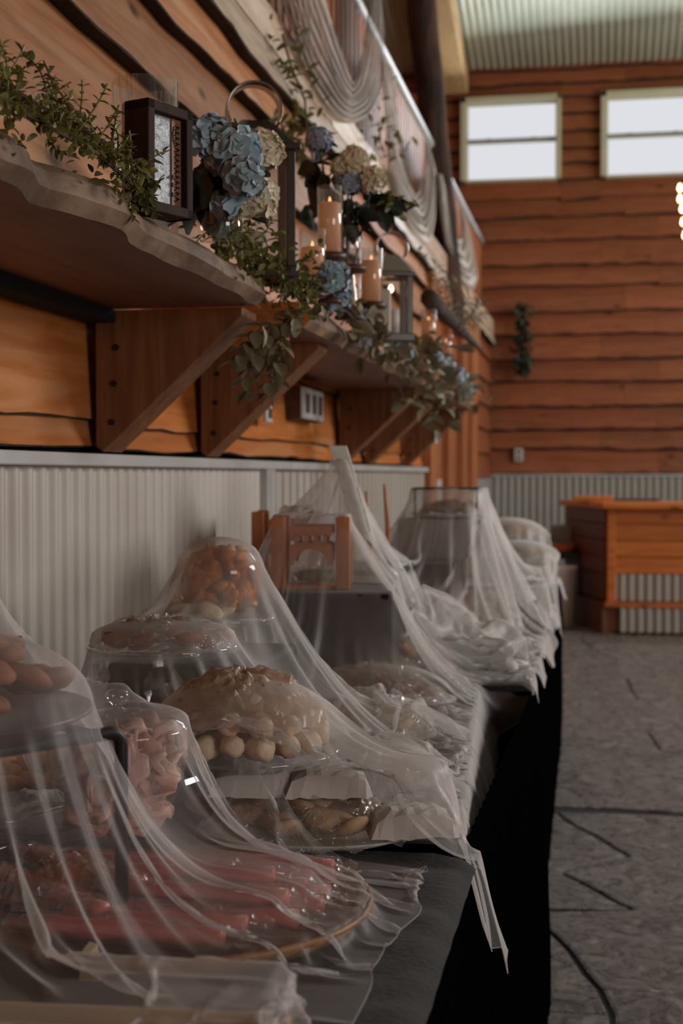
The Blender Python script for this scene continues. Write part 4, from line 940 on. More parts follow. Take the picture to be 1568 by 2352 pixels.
def drape(quad, res, excess, steps, seed, lift=0.0, k=1.0, edgefold=.02, grav=.00014, ridge=.03, flare=.5):
    q = [np.array(p, float) for p in quad]
    lu = (np.linalg.norm(q[1] - q[0]) + np.linalg.norm(q[2] - q[3])) / 2; lv = (np.linalg.norm(q[3] - q[0]) + np.linalg.norm(q[2] - q[1])) / 2
    nu, nv = int(lu * excess[0] / res) + 1, int(lv * excess[1] / res) + 1
    U, V = np.meshgrid(np.linspace(0, 1, nu), np.linspace(0, 1, nv), indexing='ij')
    XY = (1 - U)[..., None] * (1 - V)[..., None] * q[0] + U[..., None] * (1 - V)[..., None] * q[1] + U[..., None] * V[..., None] * q[2] + (1 - U)[..., None] * V[..., None] * q[3]
    P_ = np.zeros((nu, nv, 3)); P_[..., :2] = XY
    amp = res * 1.6
    P_[..., 0] += amp * noise2(nu, nv, 14, 30, seed) + .6 * edgefold * noise2(nu, nv, 5, 9, seed + 8); P_[..., 1] += amp * noise2(nu, nv, 22, 16, seed + 1) + edgefold * noise2(nu, nv, 3, 8, seed + 9)
    E = envelope(k)
    zz = samp(E, P_[..., 0], P_[..., 1])
    over = P_[..., 0] > vedge(P_[..., 1])
    P_[..., 2] = zz + lift + .4 * ridge * np.maximum(0, noise2(nu, nv, 20, 16, seed + 2)) + ridge * np.maximum(0, noise2(nu, nv, 5, 22, seed + 3) + .35 * noise2(nu, nv, 7, 44, seed + 4))
    ov = np.maximum(0, P_[..., 0] - vedge(P_[..., 1])); P_[..., 2] -= ov * .8
    rest = res; Q = P_.copy(); g = np.array([0, 0, -1.0])
    diag = res * math.sqrt(2)
    def con(a, b_, r0, ks, only_long=False):
        d = b_ - a; l = np.sqrt((d * d).sum(-1)) + 1e-9; f_ = (l - r0) / l * .5 * ks
        if only_long: f_ = np.maximum(f_, 0)
        c = d * f_[..., None]; a += c; b_ -= c
    for it in range(steps):
        vel = (P_ - Q) * .95; sp = np.abs(vel).max(); vel = np.clip(vel, -.01, .01)
        Q = P_.copy(); P_ = P_ + vel; P_[..., 2] -= grav * (1 + .4 * (P_[..., 0] > vedge(P_[..., 1])))
        for _ in range(4):
            for s_ in (0, 1):
                con(P_[s_:-1:2, :], P_[s_ + 1::2, :][:P_[s_:-1:2, :].shape[0]], rest, 1.0)
                con(P_[:, s_:-1:2], P_[:, s_ + 1::2][:, :P_[:, s_:-1:2].shape[1]], rest, 1.0)
            con(P_[:-1:2, :-1], P_[1::2, 1:][:P_[:-1:2].shape[0]], diag, .35); con(P_[1:-1:2, :-1], P_[2::2, 1:][:P_[1:-1:2].shape[0]], diag, .35)
            con(P_[1::2, :-1], P_[:-1:2, 1:][:P_[1::2].shape[0]], diag, .35); con(P_[2::2, :-1], P_[1:-1:2, 1:][:P_[2::2].shape[0]], diag, .35)
        if it % 2 == 0:
            for st_ in (2,):
                con(P_[:-2:4], P_[2::4][:P_[:-2:4].shape[0]], 2 * rest, .12); con(P_[2:-2:4], P_[4::4][:P_[2:-2:4].shape[0]], 2 * rest, .12)
                con(P_[:, :-2:4], P_[:, 2::4][:, :P_[:, :-2:4].shape[1]], 2 * rest, .12)
        x, y, z = P_[..., 0], P_[..., 1], P_[..., 2]
        np.maximum(x, XW + .03, out=x)
        ve = vedge(y); inside = (x < ve) & (y < 6.985)
        h = samp(HF, x, y); gxx = samp(_G[0], x, y); gyy = samp(_G[1], x, y)
        pen = np.where(inside, h - z, 0); hit = pen > 0
        # push up near the top, sideways off steep sides
        v2 = ve + .26 * np.clip(TZ - z, 0, .14)
        side = (z < TZ) & (x > ve - .05) & (x < v2) & (y < 6.985)
        x[side] = v2[side] + .002
        topm = hit & ~side
        gl = np.sqrt(gxx ** 2 + gyy ** 2)
        steep = topm & (gl > 2.5) & (pen > .02)
        mv = np.clip(pen / (gl + 1e-6), 0, .006)
        x[steep] -= (gxx / (gl + 1e-6) * mv)[steep]; y[steep] -= (gyy / (gl + 1e-6) * mv)[steep]
        z[topm] += np.minimum(pen, .012)[topm]
        fr_ = topm | side
        Q[fr_] = Q[fr_] * .3 + P_[fr_] * .7
        np.maximum(z, .02, out=z)
    for _ in range(10):      # the hanging border relaxes into soft folds
        S = P_.copy()
        S[1:-1, 1:-1] = (P_[:-2, 1:-1] + P_[2:, 1:-1] + P_[1:-1, :-2] + P_[1:-1, 2:]) / 4
        S[0, 1:-1] = (P_[0, :-2] + P_[0, 2:] + P_[1, 1:-1]) / 3; S[-1, 1:-1] = (P_[-1, :-2] + P_[-1, 2:] + P_[-2, 1:-1]) / 3
        S[1:-1, 0] = (P_[:-2, 0] + P_[2:, 0] + P_[1:-1, 1]) / 3; S[1:-1, -1] = (P_[:-2, -1] + P_[2:, -1] + P_[1:-1, -2]) / 3
        w_ = np.clip((P_[..., 0] - vedge(P_[..., 1])) / .02, 0, 1) * .8
        P_ = P_ * (1 - w_[..., None]) + S * w_[..., None]
    return P_
def cloth_obj(P_, mat, label, group='netting over the buffet'):
    nu, nv = P_.shape[:2]; c = P_.reshape(-1, 3).mean(0); c[2] = TZ
    I = np.arange(nu * nv).reshape(nu, nv); fs = np.stack([I[:-1, :-1], I[1:, :-1], I[1:, 1:], I[:-1, 1:]], -1).reshape(-1, 4)
    me = bpy.data.meshes.new('netting'); V = (P_.reshape(-1, 3) - c)
    me.vertices.add(len(V)); me.vertices.foreach_set('co', V.ravel()); me.loops.add(fs.size); me.loops.foreach_set('vertex_index', fs.ravel())
    me.polygons.add(len(fs)); me.polygons.foreach_set('loop_start', np.arange(0, fs.size, 4)); me.polygons.foreach_set('loop_total', np.full(len(fs), 4))
    me.update(); me.validate(); me.polygons.foreach_set('use_smooth', [True] * len(fs)); me.materials.append(M[mat])
    o = bpy.data.objects.new('tulle_netting', me); C.objects.link(o); o.location = c; reg(o, label, 'netting', group)
    # a hem: the doubled woven edge
    bo = np.concatenate([P_[:, 0], P_[-1, 1:], P_[-2::-1, -1], P_[0, -2:0:-1]]) - c
    mb = MB(); bo = [tuple(p) for p in bo[::2]]; mb.tube(bo + [bo[0]], .0009, 4)
    h = mb.build('hem', mat, o, smooth=True)
    return o
P1 = drape([(-1.0, 2.02), (-1.0, .92), (-.215, 1.0), (-.165, 1.74)], .0075, (1.09, 1.13), 120, 3, k=.5, edgefold=.012, ridge=.012)
cloth_obj(P1, 'tulle_near', 'sheer white netting nearest the camera over the pink rods and black stand')
P2 = drape([(-1.0, 1.78), (.03, 1.76), (-.12, 3.5), (-1.0, 3.55)], .0095, (1.10, 1.18), 130, 11, k=.62)
cloth_obj(P2, 'tulle_mid', 'sheer white netting over the middle table, corner hanging off the edge')
P2b = drape([(-.55, 1.95), (-.10, 1.90), (-.15, 2.9), (-.52, 3.1)], .011, (1.14, 1.22), 110, 47, lift=.014, k=.5)
cloth_obj(P2b, 'tulle_near', 'doubled layer of netting gathered along the edge of the middle table')
P3 = drape([(-.98, 3.32), (-.05, 3.42), (-.10, 6.95), (-1.0, 6.9)], .0135, (1.12, 1.18), 130, 21, k=.85, ridge=.035)
cloth_obj(P3, 'tulle_far', 'sheer white netting peaking over the leaning board on the far table')
P3b = drape([(-.55, 3.5), (-.03, 3.5), (-.07, 5.6), (-.5, 5.4)], .014, (1.16, 1.22), 110, 49, lift=.02, k=.6, ridge=.04)
cloth_obj(P3b, 'tulle_mid', 'second gathered layer of netting along the aisle side of the far table')

# ------------------------------------------------------------ shelf decorations
def flower(mb, c, r, petals, rs_, pm_, out_only=True):
    for k in range(petals):
        z = 1 - 1.7 * (k + .5) / petals; a = k * 2.39996; s_ = math.sqrt(max(0, 1 - z * z)); d = Vector((s_ * math.cos(a), s_ * math.sin(a), z))
        rot = d.to_track_quat('Z', 'Y').to_matrix().to_4x4()
        mb.append(Matrix.Translation(Vector(c) + d * r * rs_.uniform(.82, 1.02)) @ rot @ Matrix.Rotation(rs_.uniform(0, 6), 4, 'Z') @ Matrix.Rotation(rs_.uniform(-.4, .4), 4, 'X'))
def petal_mesh(name, mat, r):
    mb = MB(); vs = [(0, 0, 0)]; fs = []; n = 20
    for i, q in ((1, .5), (2, 1.0)):
        for k in range(n):
            a = 2 * math.pi * k / n; rr = r * q * (.62 + .38 * abs(math.cos(2 * a)) ** .6); vs.append((rr * math.cos(a), rr * math.sin(a), r * .22 * q * q * (1 + .5 * math.sin(5 * a))))
    for k in range(n): fs.append((0, 1 + k, 1 + (k + 1) % n)); fs.append((1 + k, 1 + n + k, 1 + n + (k + 1) % n, 1 + (k + 1) % n))
    mb.add(vs, fs); o = mb.build(name, mat, smooth=True); me = o.data; bpy.data.objects.remove(o); return me
PB = petal_mesh('floret', 'petal_blue', .021); PBs = petal_mesh('floret', 'petal_blue_deep', .013); PC = petal_mesh('floret', 'petal_cream', .017)
def bloom(parent, c, r, me, n, name='bloom', split=True, seed=0, core='petal_blue'):
    rs_ = random.Random(seed); ms = []; flower(ms, (0, 0, 0), r, n, rs_, me)
    cb_ = ico(2, r * .78); core_me = mesh_of(cb_, name, core); o = share(core_me, name, parent, c)
    if split:
        for m_ in ms: s_ = share(me, 'floret', o); s_.matrix_local = m_
    else:
        mb = MB()
        for m_ in ms: add_mesh(mb, me, m_)
        mb.build('florets', core, o, smooth=True)
    return o
def scatter_leaves(parent, pts, me, n, spread, seed, split=True, down=0, scale=(.7, 1.2)):
    rs_ = random.Random(seed); mb = MB()
    for k in range(n):
        t = rs_.random() * (len(pts) - 1); i = int(t); p = Vector(pts[i]).lerp(Vector(pts[min(i + 1, len(pts) - 1)]), t - i)
        p = p + Vector([rs_.gauss(0, spread) for _ in range(3)])
        rot = (rs_.uniform(-1.2, 1.2) - down, rs_.uniform(-.9, .9), rs_.uniform(0, 6.3)); s_ = rs_.uniform(*scale)
        if split: share(me, 'leaf', parent, p, rot, s_)
        else: add_mesh(mb, me, Matrix.Translation(p) @ rotm(*rot) @ Matrix.Scale(s_, 4))
    if not split: o = mb.build('foliage', me.materials[0].name, parent); o['kind'] = 'stuff'
def sprig(parent, p0, p1, me, n, seed, bend=.03, split=True, r=.0012, pair=True, s0=1.0, into=None):
    rs_ = random.Random(seed); a, b_ = Vector(p0), Vector(p1); d = b_ - a
    side = Vector((rs_.uniform(-1, 1), rs_.uniform(-1, 1), rs_.uniform(-.3, 1))) * bend; P_ = []
    for i in range(7): t = i / 6; P_.append(a + d * t + side * math.sin(math.pi * t))
    mb = into if into is not None else MB(); mb.tube(P_, r, 5)
    if into is None: mb.build('stem', 'stem_brown', parent); mb = MB()
    for k in range(n):
        t = .12 + .88 * (k // 2 if pair else k) / (n / 2 if pair else n); i = min(5, int(t * 6)); p = P_[i].lerp(P_[i + 1], min(1, t * 6 - i))
        tg = (P_[i + 1] - P_[i]).normalized(); ax = tg.orthogonal(); ax.rotate(Matrix.Rotation(math.pi * (k % 2) + rs_.uniform(-.6, .6) + 1.57 * ((k // 2) % 2), 3, tg))
        dr_ = (tg * .7 + ax).normalized(); m_ = Matrix.Translation(p) @ dr_.to_track_quat('Y', 'Z').to_matrix().to_4x4() @ Matrix.Scale(rs_.uniform(.75, 1.1) * s0, 4)
        if split: o = share(me, 'leaf', parent); o.matrix_local = m_
        else: add_mesh(mb, me, m_)
    if not split and into is None: o = mb.build('foliage', me.materials[0].name, parent); o['kind'] = 'stuff'
def rel(p, o): return Vector((p[0] - o[0], p[1] - o[1], p[2] - o[2]))
# near boxwood garland along the front of the near shelf
go = (-.75, 1.75, ST + .005); g = empty('boxwood_garland', go, 'green small-leaved garland trailing along the near shelf edge', 'garland')
path = [rel(dep(u_, v_, d_), go) for u_, v_, d_ in ((-60, 210, 1.52), (40, 250, 1.62), (130, 300, 1.72), (220, 350, 1.84), (290, 410, 1.95), (330, 450, 2.02))]
MB().tube(path, .003, 6).build('vine', 'stem_brown', g)
scatter_leaves(g, path, LB, 180, .020, 1, scale=(.9, 1.4))
rs = random.Random(12)
small = MB()
for k in range(46):
    t = rs.random() * 4.99; i = int(t); p = path[i].lerp(path[i + 1], t - i)
    e_ = p + Vector((rs.uniform(-.02, .05), rs.uniform(-.06, .06), rs.uniform(-.03, .07)))
    sprig(g, p, e_, LB, 14, 50 + k, .01, split=False, into=small)
o = small.build('foliage', 'leaf_boxwood', g); o['kind'] = 'stuff'
for (u0, v0, u1, v1, d) in ((110, 230, 50, 125, 1.62), (140, 270, 100, 140, 1.72), (150, 300, 140, 215, 1.75), (60, 260, 5, 150, 1.6), (300, 440, 305, 510, 1.99), (320, 450, 360, 500, 2.0), (300, 420, 345, 395, 2.0), (330, 455, 345, 478, 2.0)):
    sprig(g, rel(dep(u0, v0, d), go), rel(dep(u1, v1, d), go), LB, 14, u0, .008, s0=1.0)
# frame
fq = dep(366, 515, 2.2); fx, fy = fq[0], fq[1]
t = empty('shadow_box_frame', (fx, fy, ST), 'dark wooden shadow box frame with silver corrugated sheet and black script', 'picture frame', rz=R(68))
FW, FH, FD, B = .108, .168, .048, .016
for (cx, cz, sx, sz, nm) in ((0, B / 2, FW, B, 'bottom_rail'), (0, FH - B / 2, FW, B, 'top_rail'), (-FW / 2 + B / 2, FH / 2, B, FH, 'side_rail'), (FW / 2 - B / 2, FH / 2, B, FH, 'side_rail')):
    MB().box((cx, 0, cz), (sx, FD, sz)).build(nm, 'frame_wood', t, bevel=.002)
MB().box((-.012, -.008, FH / 2), (FW - 2 * B - .022, .004, FH - 2 * B)).build('silver_sheet', 'silver_sheet', t)
MB().box((.029, -.009, FH / 2), (.026, .006, FH - 2 * B)).build('wood_strip', 'tray_wood', t)
ik = MB(); z = .025
while z < FH - .03:
    wdt = random.uniform(.004, .010); ik.tube([(.022, -.0125, z), (.022 + wdt, -.0125, z + .003), (.024, -.0125, z + .006), (.034, -.0125, z + .005)], .0011, 4); z += .0085
ik.tube([(.020, -.0125, .14), (.018, -.0125, .13), (.019, -.0125, .118), (.022, -.0125, .112)], .0009, 4)
for zz in (.035, .05, .062): ik.box((.019, -.0125, zz), (.006, .002, .006))
ik.build('script_lettering', 'ink', t)
# hurricane glass with candle behind the frame
def candle_glass(x, y, z, r, h, ch, label, wax='candle_wax', lit=False, group='candles in glass cylinders', cr_=.7, tops=True):
    t = empty('glass_candle', (x, y, z), label, 'candle', group)
    MB().lathe([(0, .002), (r, .002), (r, h), (r * .96, h), (r * .96, .006), (0, .006)], n=36).build('glass_cylinder', 'clear_glass', t, smooth=True)
    MB().lathe([(0, .007), (r * cr_, .007), (r * cr_, ch), (r * cr_ * .9, ch + .003), (.004, ch - .002), (0, ch - .002)], n=28).build('candle', wax, t, smooth=True)
    MB().tube([(0, 0, ch - .002), (0, 0, ch + .010)], .0012, 5).build('wick', 'ink', t)
    if lit: MB().lathe([(.001, ch + .004), (.0035, ch + .008), (.003, ch + .012), (.001, ch + .018)], n=10, close=True).build('flame', 'flame', t, smooth=True)
    return t
q = dep(333, 290, 2.45); candle_glass(q[0], q[1], ST, .057, .275, .235, 'wide clear glass cylinder with a pale candle behind the shadow box frame', 'wax_white')
# near bouquet in a vase
vq = dep(505, 520, 2.45); vx, vy = vq[0], vq[1]; t = empty('flower_bouquet', (vx, vy, ST), 'blue hydrangea and cream blooms with dark leaves in a glass vase', 'bouquet')
MB().lathe([(0, .003), (.035, .003), (.04, .03), (.03, .075), (.035, .095), (.031, .095), (.026, .075), (.035, .03), (0, .008)], n=28).build('vase', 'clear_glass', t, smooth=True)
def rl_(u_, v_, d): return rel(dep(u_, v_, d), (vx, vy, ST))
bloom(t, rl_(530, 352, 2.42), .047, PB, 58, seed=1); bloom(t, rl_(452, 318, 2.40), .022, PB, 16, seed=2); bloom(t, rl_(490, 300, 2.45), .02, PB, 14, seed=3); bloom(t, rl_(515, 470, 2.42), .016, PB, 9, seed=4); bloom(t, rl_(560, 410, 2.38), .028, PB, 22, seed=14)
bloom(t, rl_(602, 345, 2.52), .032, PC, 46, seed=5, core='petal_cream'); bloom(t, rl_(585, 455, 2.46), .038, PC, 52, seed=6, core='petal_cream')
rs = random.Random(8)
for k in range(22):
    p = rl_(rs.uniform(445, 560), rs.uniform(370, 480), rs.uniform(2.42, 2.5)); share(LD, 'leaf', t, p, (rs.uniform(-2, .5), rs.uniform(-1, 1), rs.uniform(0, 6.3)), rs.uniform(.7, 1.1))
for k in range(5): MB().tube([(rs.uniform(-.015, .015), rs.uniform(-.015, .015), .02), tuple(rl_(rs.uniform(480, 570), rs.uniform(370, 430), 2.45))], .002, 5).build('stem', 'leaf_dark', t)
# lanterns
def lantern(x, y, z, w_, h, label, ring=.045, lit=False, rz=0, mat='lantern_metal'):
    t = empty('lantern', (x, y, z), label, 'lantern', 'metal and wood lanterns', rz=rz); a = w_ / 2
    MB().box((0, 0, .012), (w_ * 1.12, w_ * 1.12, .024)).build('base', 'frame_wood' if mat != 'lantern_metal' else mat, t, bevel=.003)
    for sx in (-1, 1):
        for sy in (-1, 1): MB().box((sx * (a - .008), sy * (a - .008), h / 2), (.018, .018, h)).build('post', mat, t, bevel=.002)
    for i, (ox, oy, r_) in enumerate(((0, -a, 0), (0, a, 0), (-a, 0, 1), (a, 0, 1))): MB().box((ox * .95, oy * .95, h / 2 + .01), ((w_ - .03) if not r_ else .002, .002 if not r_ else (w_ - .03), h - .05)).build('pane', 'clear_glass', t)
    MB().box((0, 0, h), (w_ * 1.15, w_ * 1.15, .014)).build('eave', mat, t, bevel=.003)
    MB().box((0, 0, h + .007 + .028), (w_ * 1.05, w_ * 1.05, .056), top=.35).build('roof', 'lantern_metal' if not lit else 'shiny_metal', t, bevel=.002)
    mb = MB(); pts_ = []; n = 28; z0 = h + .058
    vs = []; fs = []
    for k in range(n + 1):
        an = -math.pi * .15 + (math.pi * 1.3) * k / n
        for (rr_, yy) in ((ring, -.024), (ring, .024), (ring - .004, .024), (ring - .004, -.024)): vs.append((rr_ * math.cos(an), yy, z0 + ring * .5 + rr_ * math.sin(an)))
    for k in range(n):
        for j in range(4): fs.append((k * 4 + j, k * 4 + (j + 1) % 4, (k + 1) * 4 + (j + 1) % 4, (k + 1) * 4 + j))
    mb.add(vs, fs); mb.build('ring_handle', 'shiny_metal', t, smooth=True)
    MB().lathe([(0, .026), (.026, .026), (.026, .10), (0, .1)], n=20).build('candle', 'wax_white', t, smooth=True)
    if lit: MB().lathe([(.001, h - .05), (.007, h - .043), (.008, h - .036), (.003, h - .026)], n=10, close=True).build('bulb', 'bulb_glow', t, smooth=True)
q = dep(578, 600, 2.92); lantern(q[0], q[1] + .02, ST, .15, .262, 'large dark lantern with a wide metal ring handle behind the blue hydrangea', ring=.058, rz=R(20))
q = dep(905, 800, 4.3); lantern(q[0] - .01, q[1], ST, .11, .20, 'smaller dark lantern with a glowing bulb on the far shelf', ring=.05, lit=True, rz=R(20))
# greenery hanging on the wall behind
vo_ = (XW + .05, 4.0, 2.0); t = empty('hanging_vine', vo_, 'green feathery vine rising on the wall between lantern and netting swag', 'vine')
vp = [rel(onx(u_, v_, XW + .07), vo_) for u_, v_ in ((725, 400), (705, 300), (700, 230), (668, 150), (648, 80))]; MB().tube(vp, .004, 6).build('vine_stem', 'stem_brown', t); scatter_leaves(t, vp, LO, 110, .03, 4, scale=(.8, 1.5))
t = empty('hanging_vine', vo_, 'short dark green spray right of the ring-handled lantern', 'vine'); vp = [rel(onx(u_, v_, XW + .08), vo_) for u_, v_ in ((640, 270), (660, 320), (700, 370))]; MB().tube(vp, .004, 6).build('vine_stem', 'stem_brown', t); scatter_leaves(t, vp, LO, 60, .028, 5, scale=(.9, 1.5))
# garland on the far shelf start, with blue hydrangeas
go = (-.72, 3.0, ST); g = empty('boxwood_garland', go, 'bushy green garland between the two shelves, beneath the candles', 'garland')
path = [rel(dep(u_, v_, d_), go) for u_, v_, d_ in ((480, 520, 2.52), (540, 560, 2.66), (600, 600, 2.84), (660, 640, 3.0), (690, 660, 3.15), (640, 680, 2.95))]
MB().tube(path, .003, 6).build('vine', 'stem_brown', g); scatter_leaves(g, path, LB, 290, .032, 21, scale=(1.2, 2.0))
small = MB(); rs = random.Random(19)
for k in range(60):
    t = rs.random() * 4.99; i = int(t); p = path[i].lerp(path[i + 1], t - i)
    sprig(g, p, p + Vector((rs.uniform(-.04, .06), rs.uniform(-.08, .08), rs.uniform(-.05, .07))), LB, 14, 300 + k, .015, split=False, into=small, s0=1.3)
o = small.build('foliage', 'leaf_boxwood', g); o['kind'] = 'stuff'
go = (-.72, 3.5, ST); g = empty('eucalyptus_garland', go, 'eucalyptus garland with blue hydrangeas along the far shelf edge', 'garland')
path = [rel(dep(u_, v_, d_), go) for u_, v_, d_ in ((680, 640, 3.1), (740, 670, 3.3), (790, 710, 3.5), (840, 760, 3.8), (880, 790, 4.1), (930, 815, 4.5))]
MB().tube(path, .003, 6).build('vine', 'stem_brown', g); scatter_leaves(g, path, LE, 120, .03, 22, scale=(.7, 1.2))
for (u_, v_, d, r_, s_) in ((765, 640, 3.25, .034, 1), (772, 680, 3.35, .030, 2), (745, 632, 3.2, .022, 9), (830, 735, 3.75, .032, 3), (850, 775, 3.9, .024, 4), (905, 795, 4.4, .026, 5), (930, 815, 4.6, .022, 6)):
    bloom(g, rel(dep(u_, v_, d), go), r_, PBs if s_ > 2 and s_ != 9 else PB, 26, seed=30 + s_, split=s_ in (1, 2, 9), core='petal_blue')
go = (-.66, 3.1, SZ - .1); g = empty('eucalyptus_spray', go, 'eucalyptus spray hanging below the gap between the shelves', 'spray')
for k, (u0, v0, u1, v1, d) in enumerate(((640, 730, 560, 930, 2.95), (650, 740, 640, 900, 3.0), (610, 740, 540, 850, 2.9), (640, 760, 600, 930, 2.95), (700, 720, 640, 760, 3.0))): sprig(g, rel(dep(u0, v0, d), go), rel(dep(u1, v1, d), go), LE, 14, 90 + k, .02, s0=.95)
go = (-.66, 5.4, ST); g = empty('eucalyptus_spray', go, 'olive-green trailing garland drooping over the far end of the far shelf', 'spray')
path = [rel(dep(u_, v_, d_), go) for u_, v_, d_ in ((945, 815, 4.8), (970, 850, 5.0), (990, 900, 5.2), (1000, 960, 5.3))]; MB().tube(path, .004, 6).build('vine', 'stem_brown', g); scatter_leaves(g, path, LE, 90, .045, 31, scale=(.9, 1.5))
path = [rel(dep(u_, v_, d_), go) for u_, v_, d_ in ((960, 830, 5.0), (1020, 850, 5.6), (1060, 890, 6.2), (1085, 915, 6.8))]; MB().tube(path, .004, 6).build('vine', 'stem_brown', g); scatter_leaves(g, path, LE, 70, .045, 32, scale=(.9, 1.5))
for (u_, v_, d, r_) in ((1020, 840, 5.5, .04), (1050, 865, 5.9, .045), (1070, 895, 6.3, .04), (1000, 825, 5.3, .03)): bloom(g, rel(dep(u_, v_, d), go), r_, PBs, 26, seed=int(u_), split=False)
# candles on pedestals
def pedestal(x, y, z, top, r, label):
    t = empty('candle_holder', (x, y, z), label, 'candle holder', 'turned wooden candle holders'); h = top - z
    MB().lathe([(0, 0), (r * .8, 0), (r * .8, .008), (.012, .018), (.010, h * .4), (.018, h * .5), (.010, h * .6), (.012, h - .022), (r * .5, h - .014)], n=24).build('stem', 'dark_wood', t, smooth=True)
    MB().lathe([(0, h - .014), (r, h - .014), (r * 1.03, h - .007), (r, h), (0, h)], n=32).build('dish', 'dark_wood', t, smooth=True)
for (u_, vt, vb, vg, d, wd, lab) in ((757, 470, 583, 430, 3.32, 58, 'tall peach candle in the highest glass cylinder, centre of the shelves'), (717, 572, 640, 528, 3.2, 62, 'short peach candle in a glass cylinder left of the highest one'), (852, 602, 696, 572, 3.75, 52, 'ivory candle in a glass cylinder on the wooden holder beside the small lantern')):
    q = dep(u_, vb, d); s_ = F / d; r_ = wd / s_ / 2; z = max(ST, q[2]) if q[2] > ST - .05 else q[2]
    if q[2] > ST + .03: pedestal(q[0], q[1], ST, q[2] - .0, r_ * 1.25, 'dark wooden holder under the ' + lab.split(' in ')[0].split(',')[0])
    candle_glass(q[0], q[1], max(q[2], ST), r_, (vb - vg) / s_, (vb - vt) / s_, lab, 'candle_wax', lit=True, cr_=.86)
q = dep(800, 690, 3.65); pedestal(q[0], q[1], ST, dep(800, 612, 3.65)[2], .045, 'turned wooden holder with a slim empty glass, between the candles')
z = dep(800, 612, 3.65)[2]; o = dish('glass_cylinder', q[0], q[1], z, [(0, .002), (.028, .002), (.03, .10), (.028, .10), (.026, .006), (0, .006)], 'clear_glass', 'slim empty glass cylinder on the middle wooden holder', 'glass', n=28)
for (u_, vt, vb, vg, d, wd, lab) in ((984, 738, 795, 712, 5.3, 36, 'peach candle in glass on the far shelf under the driftwood branch'), (1024, 788, 815, 770, 6.0, 30, 'small peach candle in glass, farthest along the shelf')):
    q = dep(u_, vb, d); s_ = F / d; r_ = wd / s_ / 2
    if q[2] > ST + .03: pedestal(q[0], q[1], ST, q[2], r_ * 1.2, 'dark wooden holder under the ' + lab.split(' in ')[0].split(',')[0] + ' at far shelf end')
    candle_glass(q[0], q[1], max(ST, q[2]), r_, (vb - vg) / s_, (vb - vt) / s_, lab, 'candle_wax', lit=True, cr_=.9)
for k, (u_, v_, lab) in enumerate(((1020, 822, 'left'), (1034, 822, 'middle'), (1042, 848, 'right'))):
    q = dep(u_, v_, 6.1); t = empty('tea_light', (q[0], q[1], ST), 'tiny glowing tea light at the shelf end, %s of three' % lab, 'candle', 'tea lights at the shelf end')
    MB().lathe([(0, 0), (.018, 0), (.018, .02), (0, .02)], n=14).build('cup', 'clear_glass', t); MB().lathe([(0, .02), (.009, .026), (.010, .034), (0, .044)], n=10).build('flame', 'flame', t, smooth=True)
q = dep(873, 770, 4.0); o = MB().box((0, 0, .06), (.055, .05, .12)).build('heart_block', 'wax_white', loc=(q[0], q[1], ST), rz=.3, bevel=.006); reg(o, 'ivory block with a faint heart drawing left of the small lantern', 'ornament')
hp = [(.016 * (math.sin(a) ** 3), .014 * (.8 * math.cos(a) - .31 * math.cos(2 * a) - .12 * math.cos(3 * a))) for a in [k * 2 * math.pi / 24 for k in range(25)]]
MB().tube([(x_, -.0262, .07 + y_) for x_, y_ in hp], .0008, 4).build('heart_outline', 'stem_brown', o)
# second flower group
vq = dep(790, 560, 3.7); t = empty('flower_bouquet', (vq[0], vq[1], ST), 'mixed bouquet of small blue and cream hydrangeas above the peach candles', 'bouquet')
def r2(u_, v_, d): return rel(dep(u_, v_, d), (vq[0], vq[1], ST))
MB().lathe([(0, .003), (.035, .003), (.04, .05), (.03, .13), (.034, .15), (.03, .15), (.026, .13), (.036, .05), (0, .01)], n=24).build('vase', 'clear_glass', t, smooth=True)
for (u_, v_, r_, me, co, s_) in ((732, 322, .032, PBs, 'petal_blue_deep', 1), (800, 422, .031, PBs, 'petal_blue_deep', 2), (855, 415, .032, PC, 'petal_cream', 3), (812, 372, .036, PC, 'petal_cream', 4), (785, 385, .022, PC, 'petal_cream', 5)):
    bloom(t, r2(u_, v_, 3.65), r_, me, 60, seed=60 + s_, core=co); MB().tube([(0, 0, .03), tuple(r2(u_, v_, 3.65))], .003, 5).build('stem', 'leaf_dark', t)
rs = random.Random(3)
for (uu, vv, su, sv, n_) in ((732, 390, 18, 30, 16), (830, 480, 26, 18, 16), (740, 440, 22, 20, 10), (810, 500, 18, 22, 10), (895, 460, 10, 12, 5)):
    for k in range(n_): share(LD, 'leaf', t, r2(rs.gauss(uu, su), rs.gauss(vv, sv), rs.uniform(3.65, 3.8)), (rs.uniform(-2.2, .3), rs.uniform(-1, 1), rs.uniform(0, 6.3)), rs.uniform(.6, 1.0))
scatter_leaves(t, [r2(890, 450, 3.7), r2(905, 470, 3.7), r2(935, 475, 3.7)], LO, 18, .014, 77, scale=(.9, 1.3))
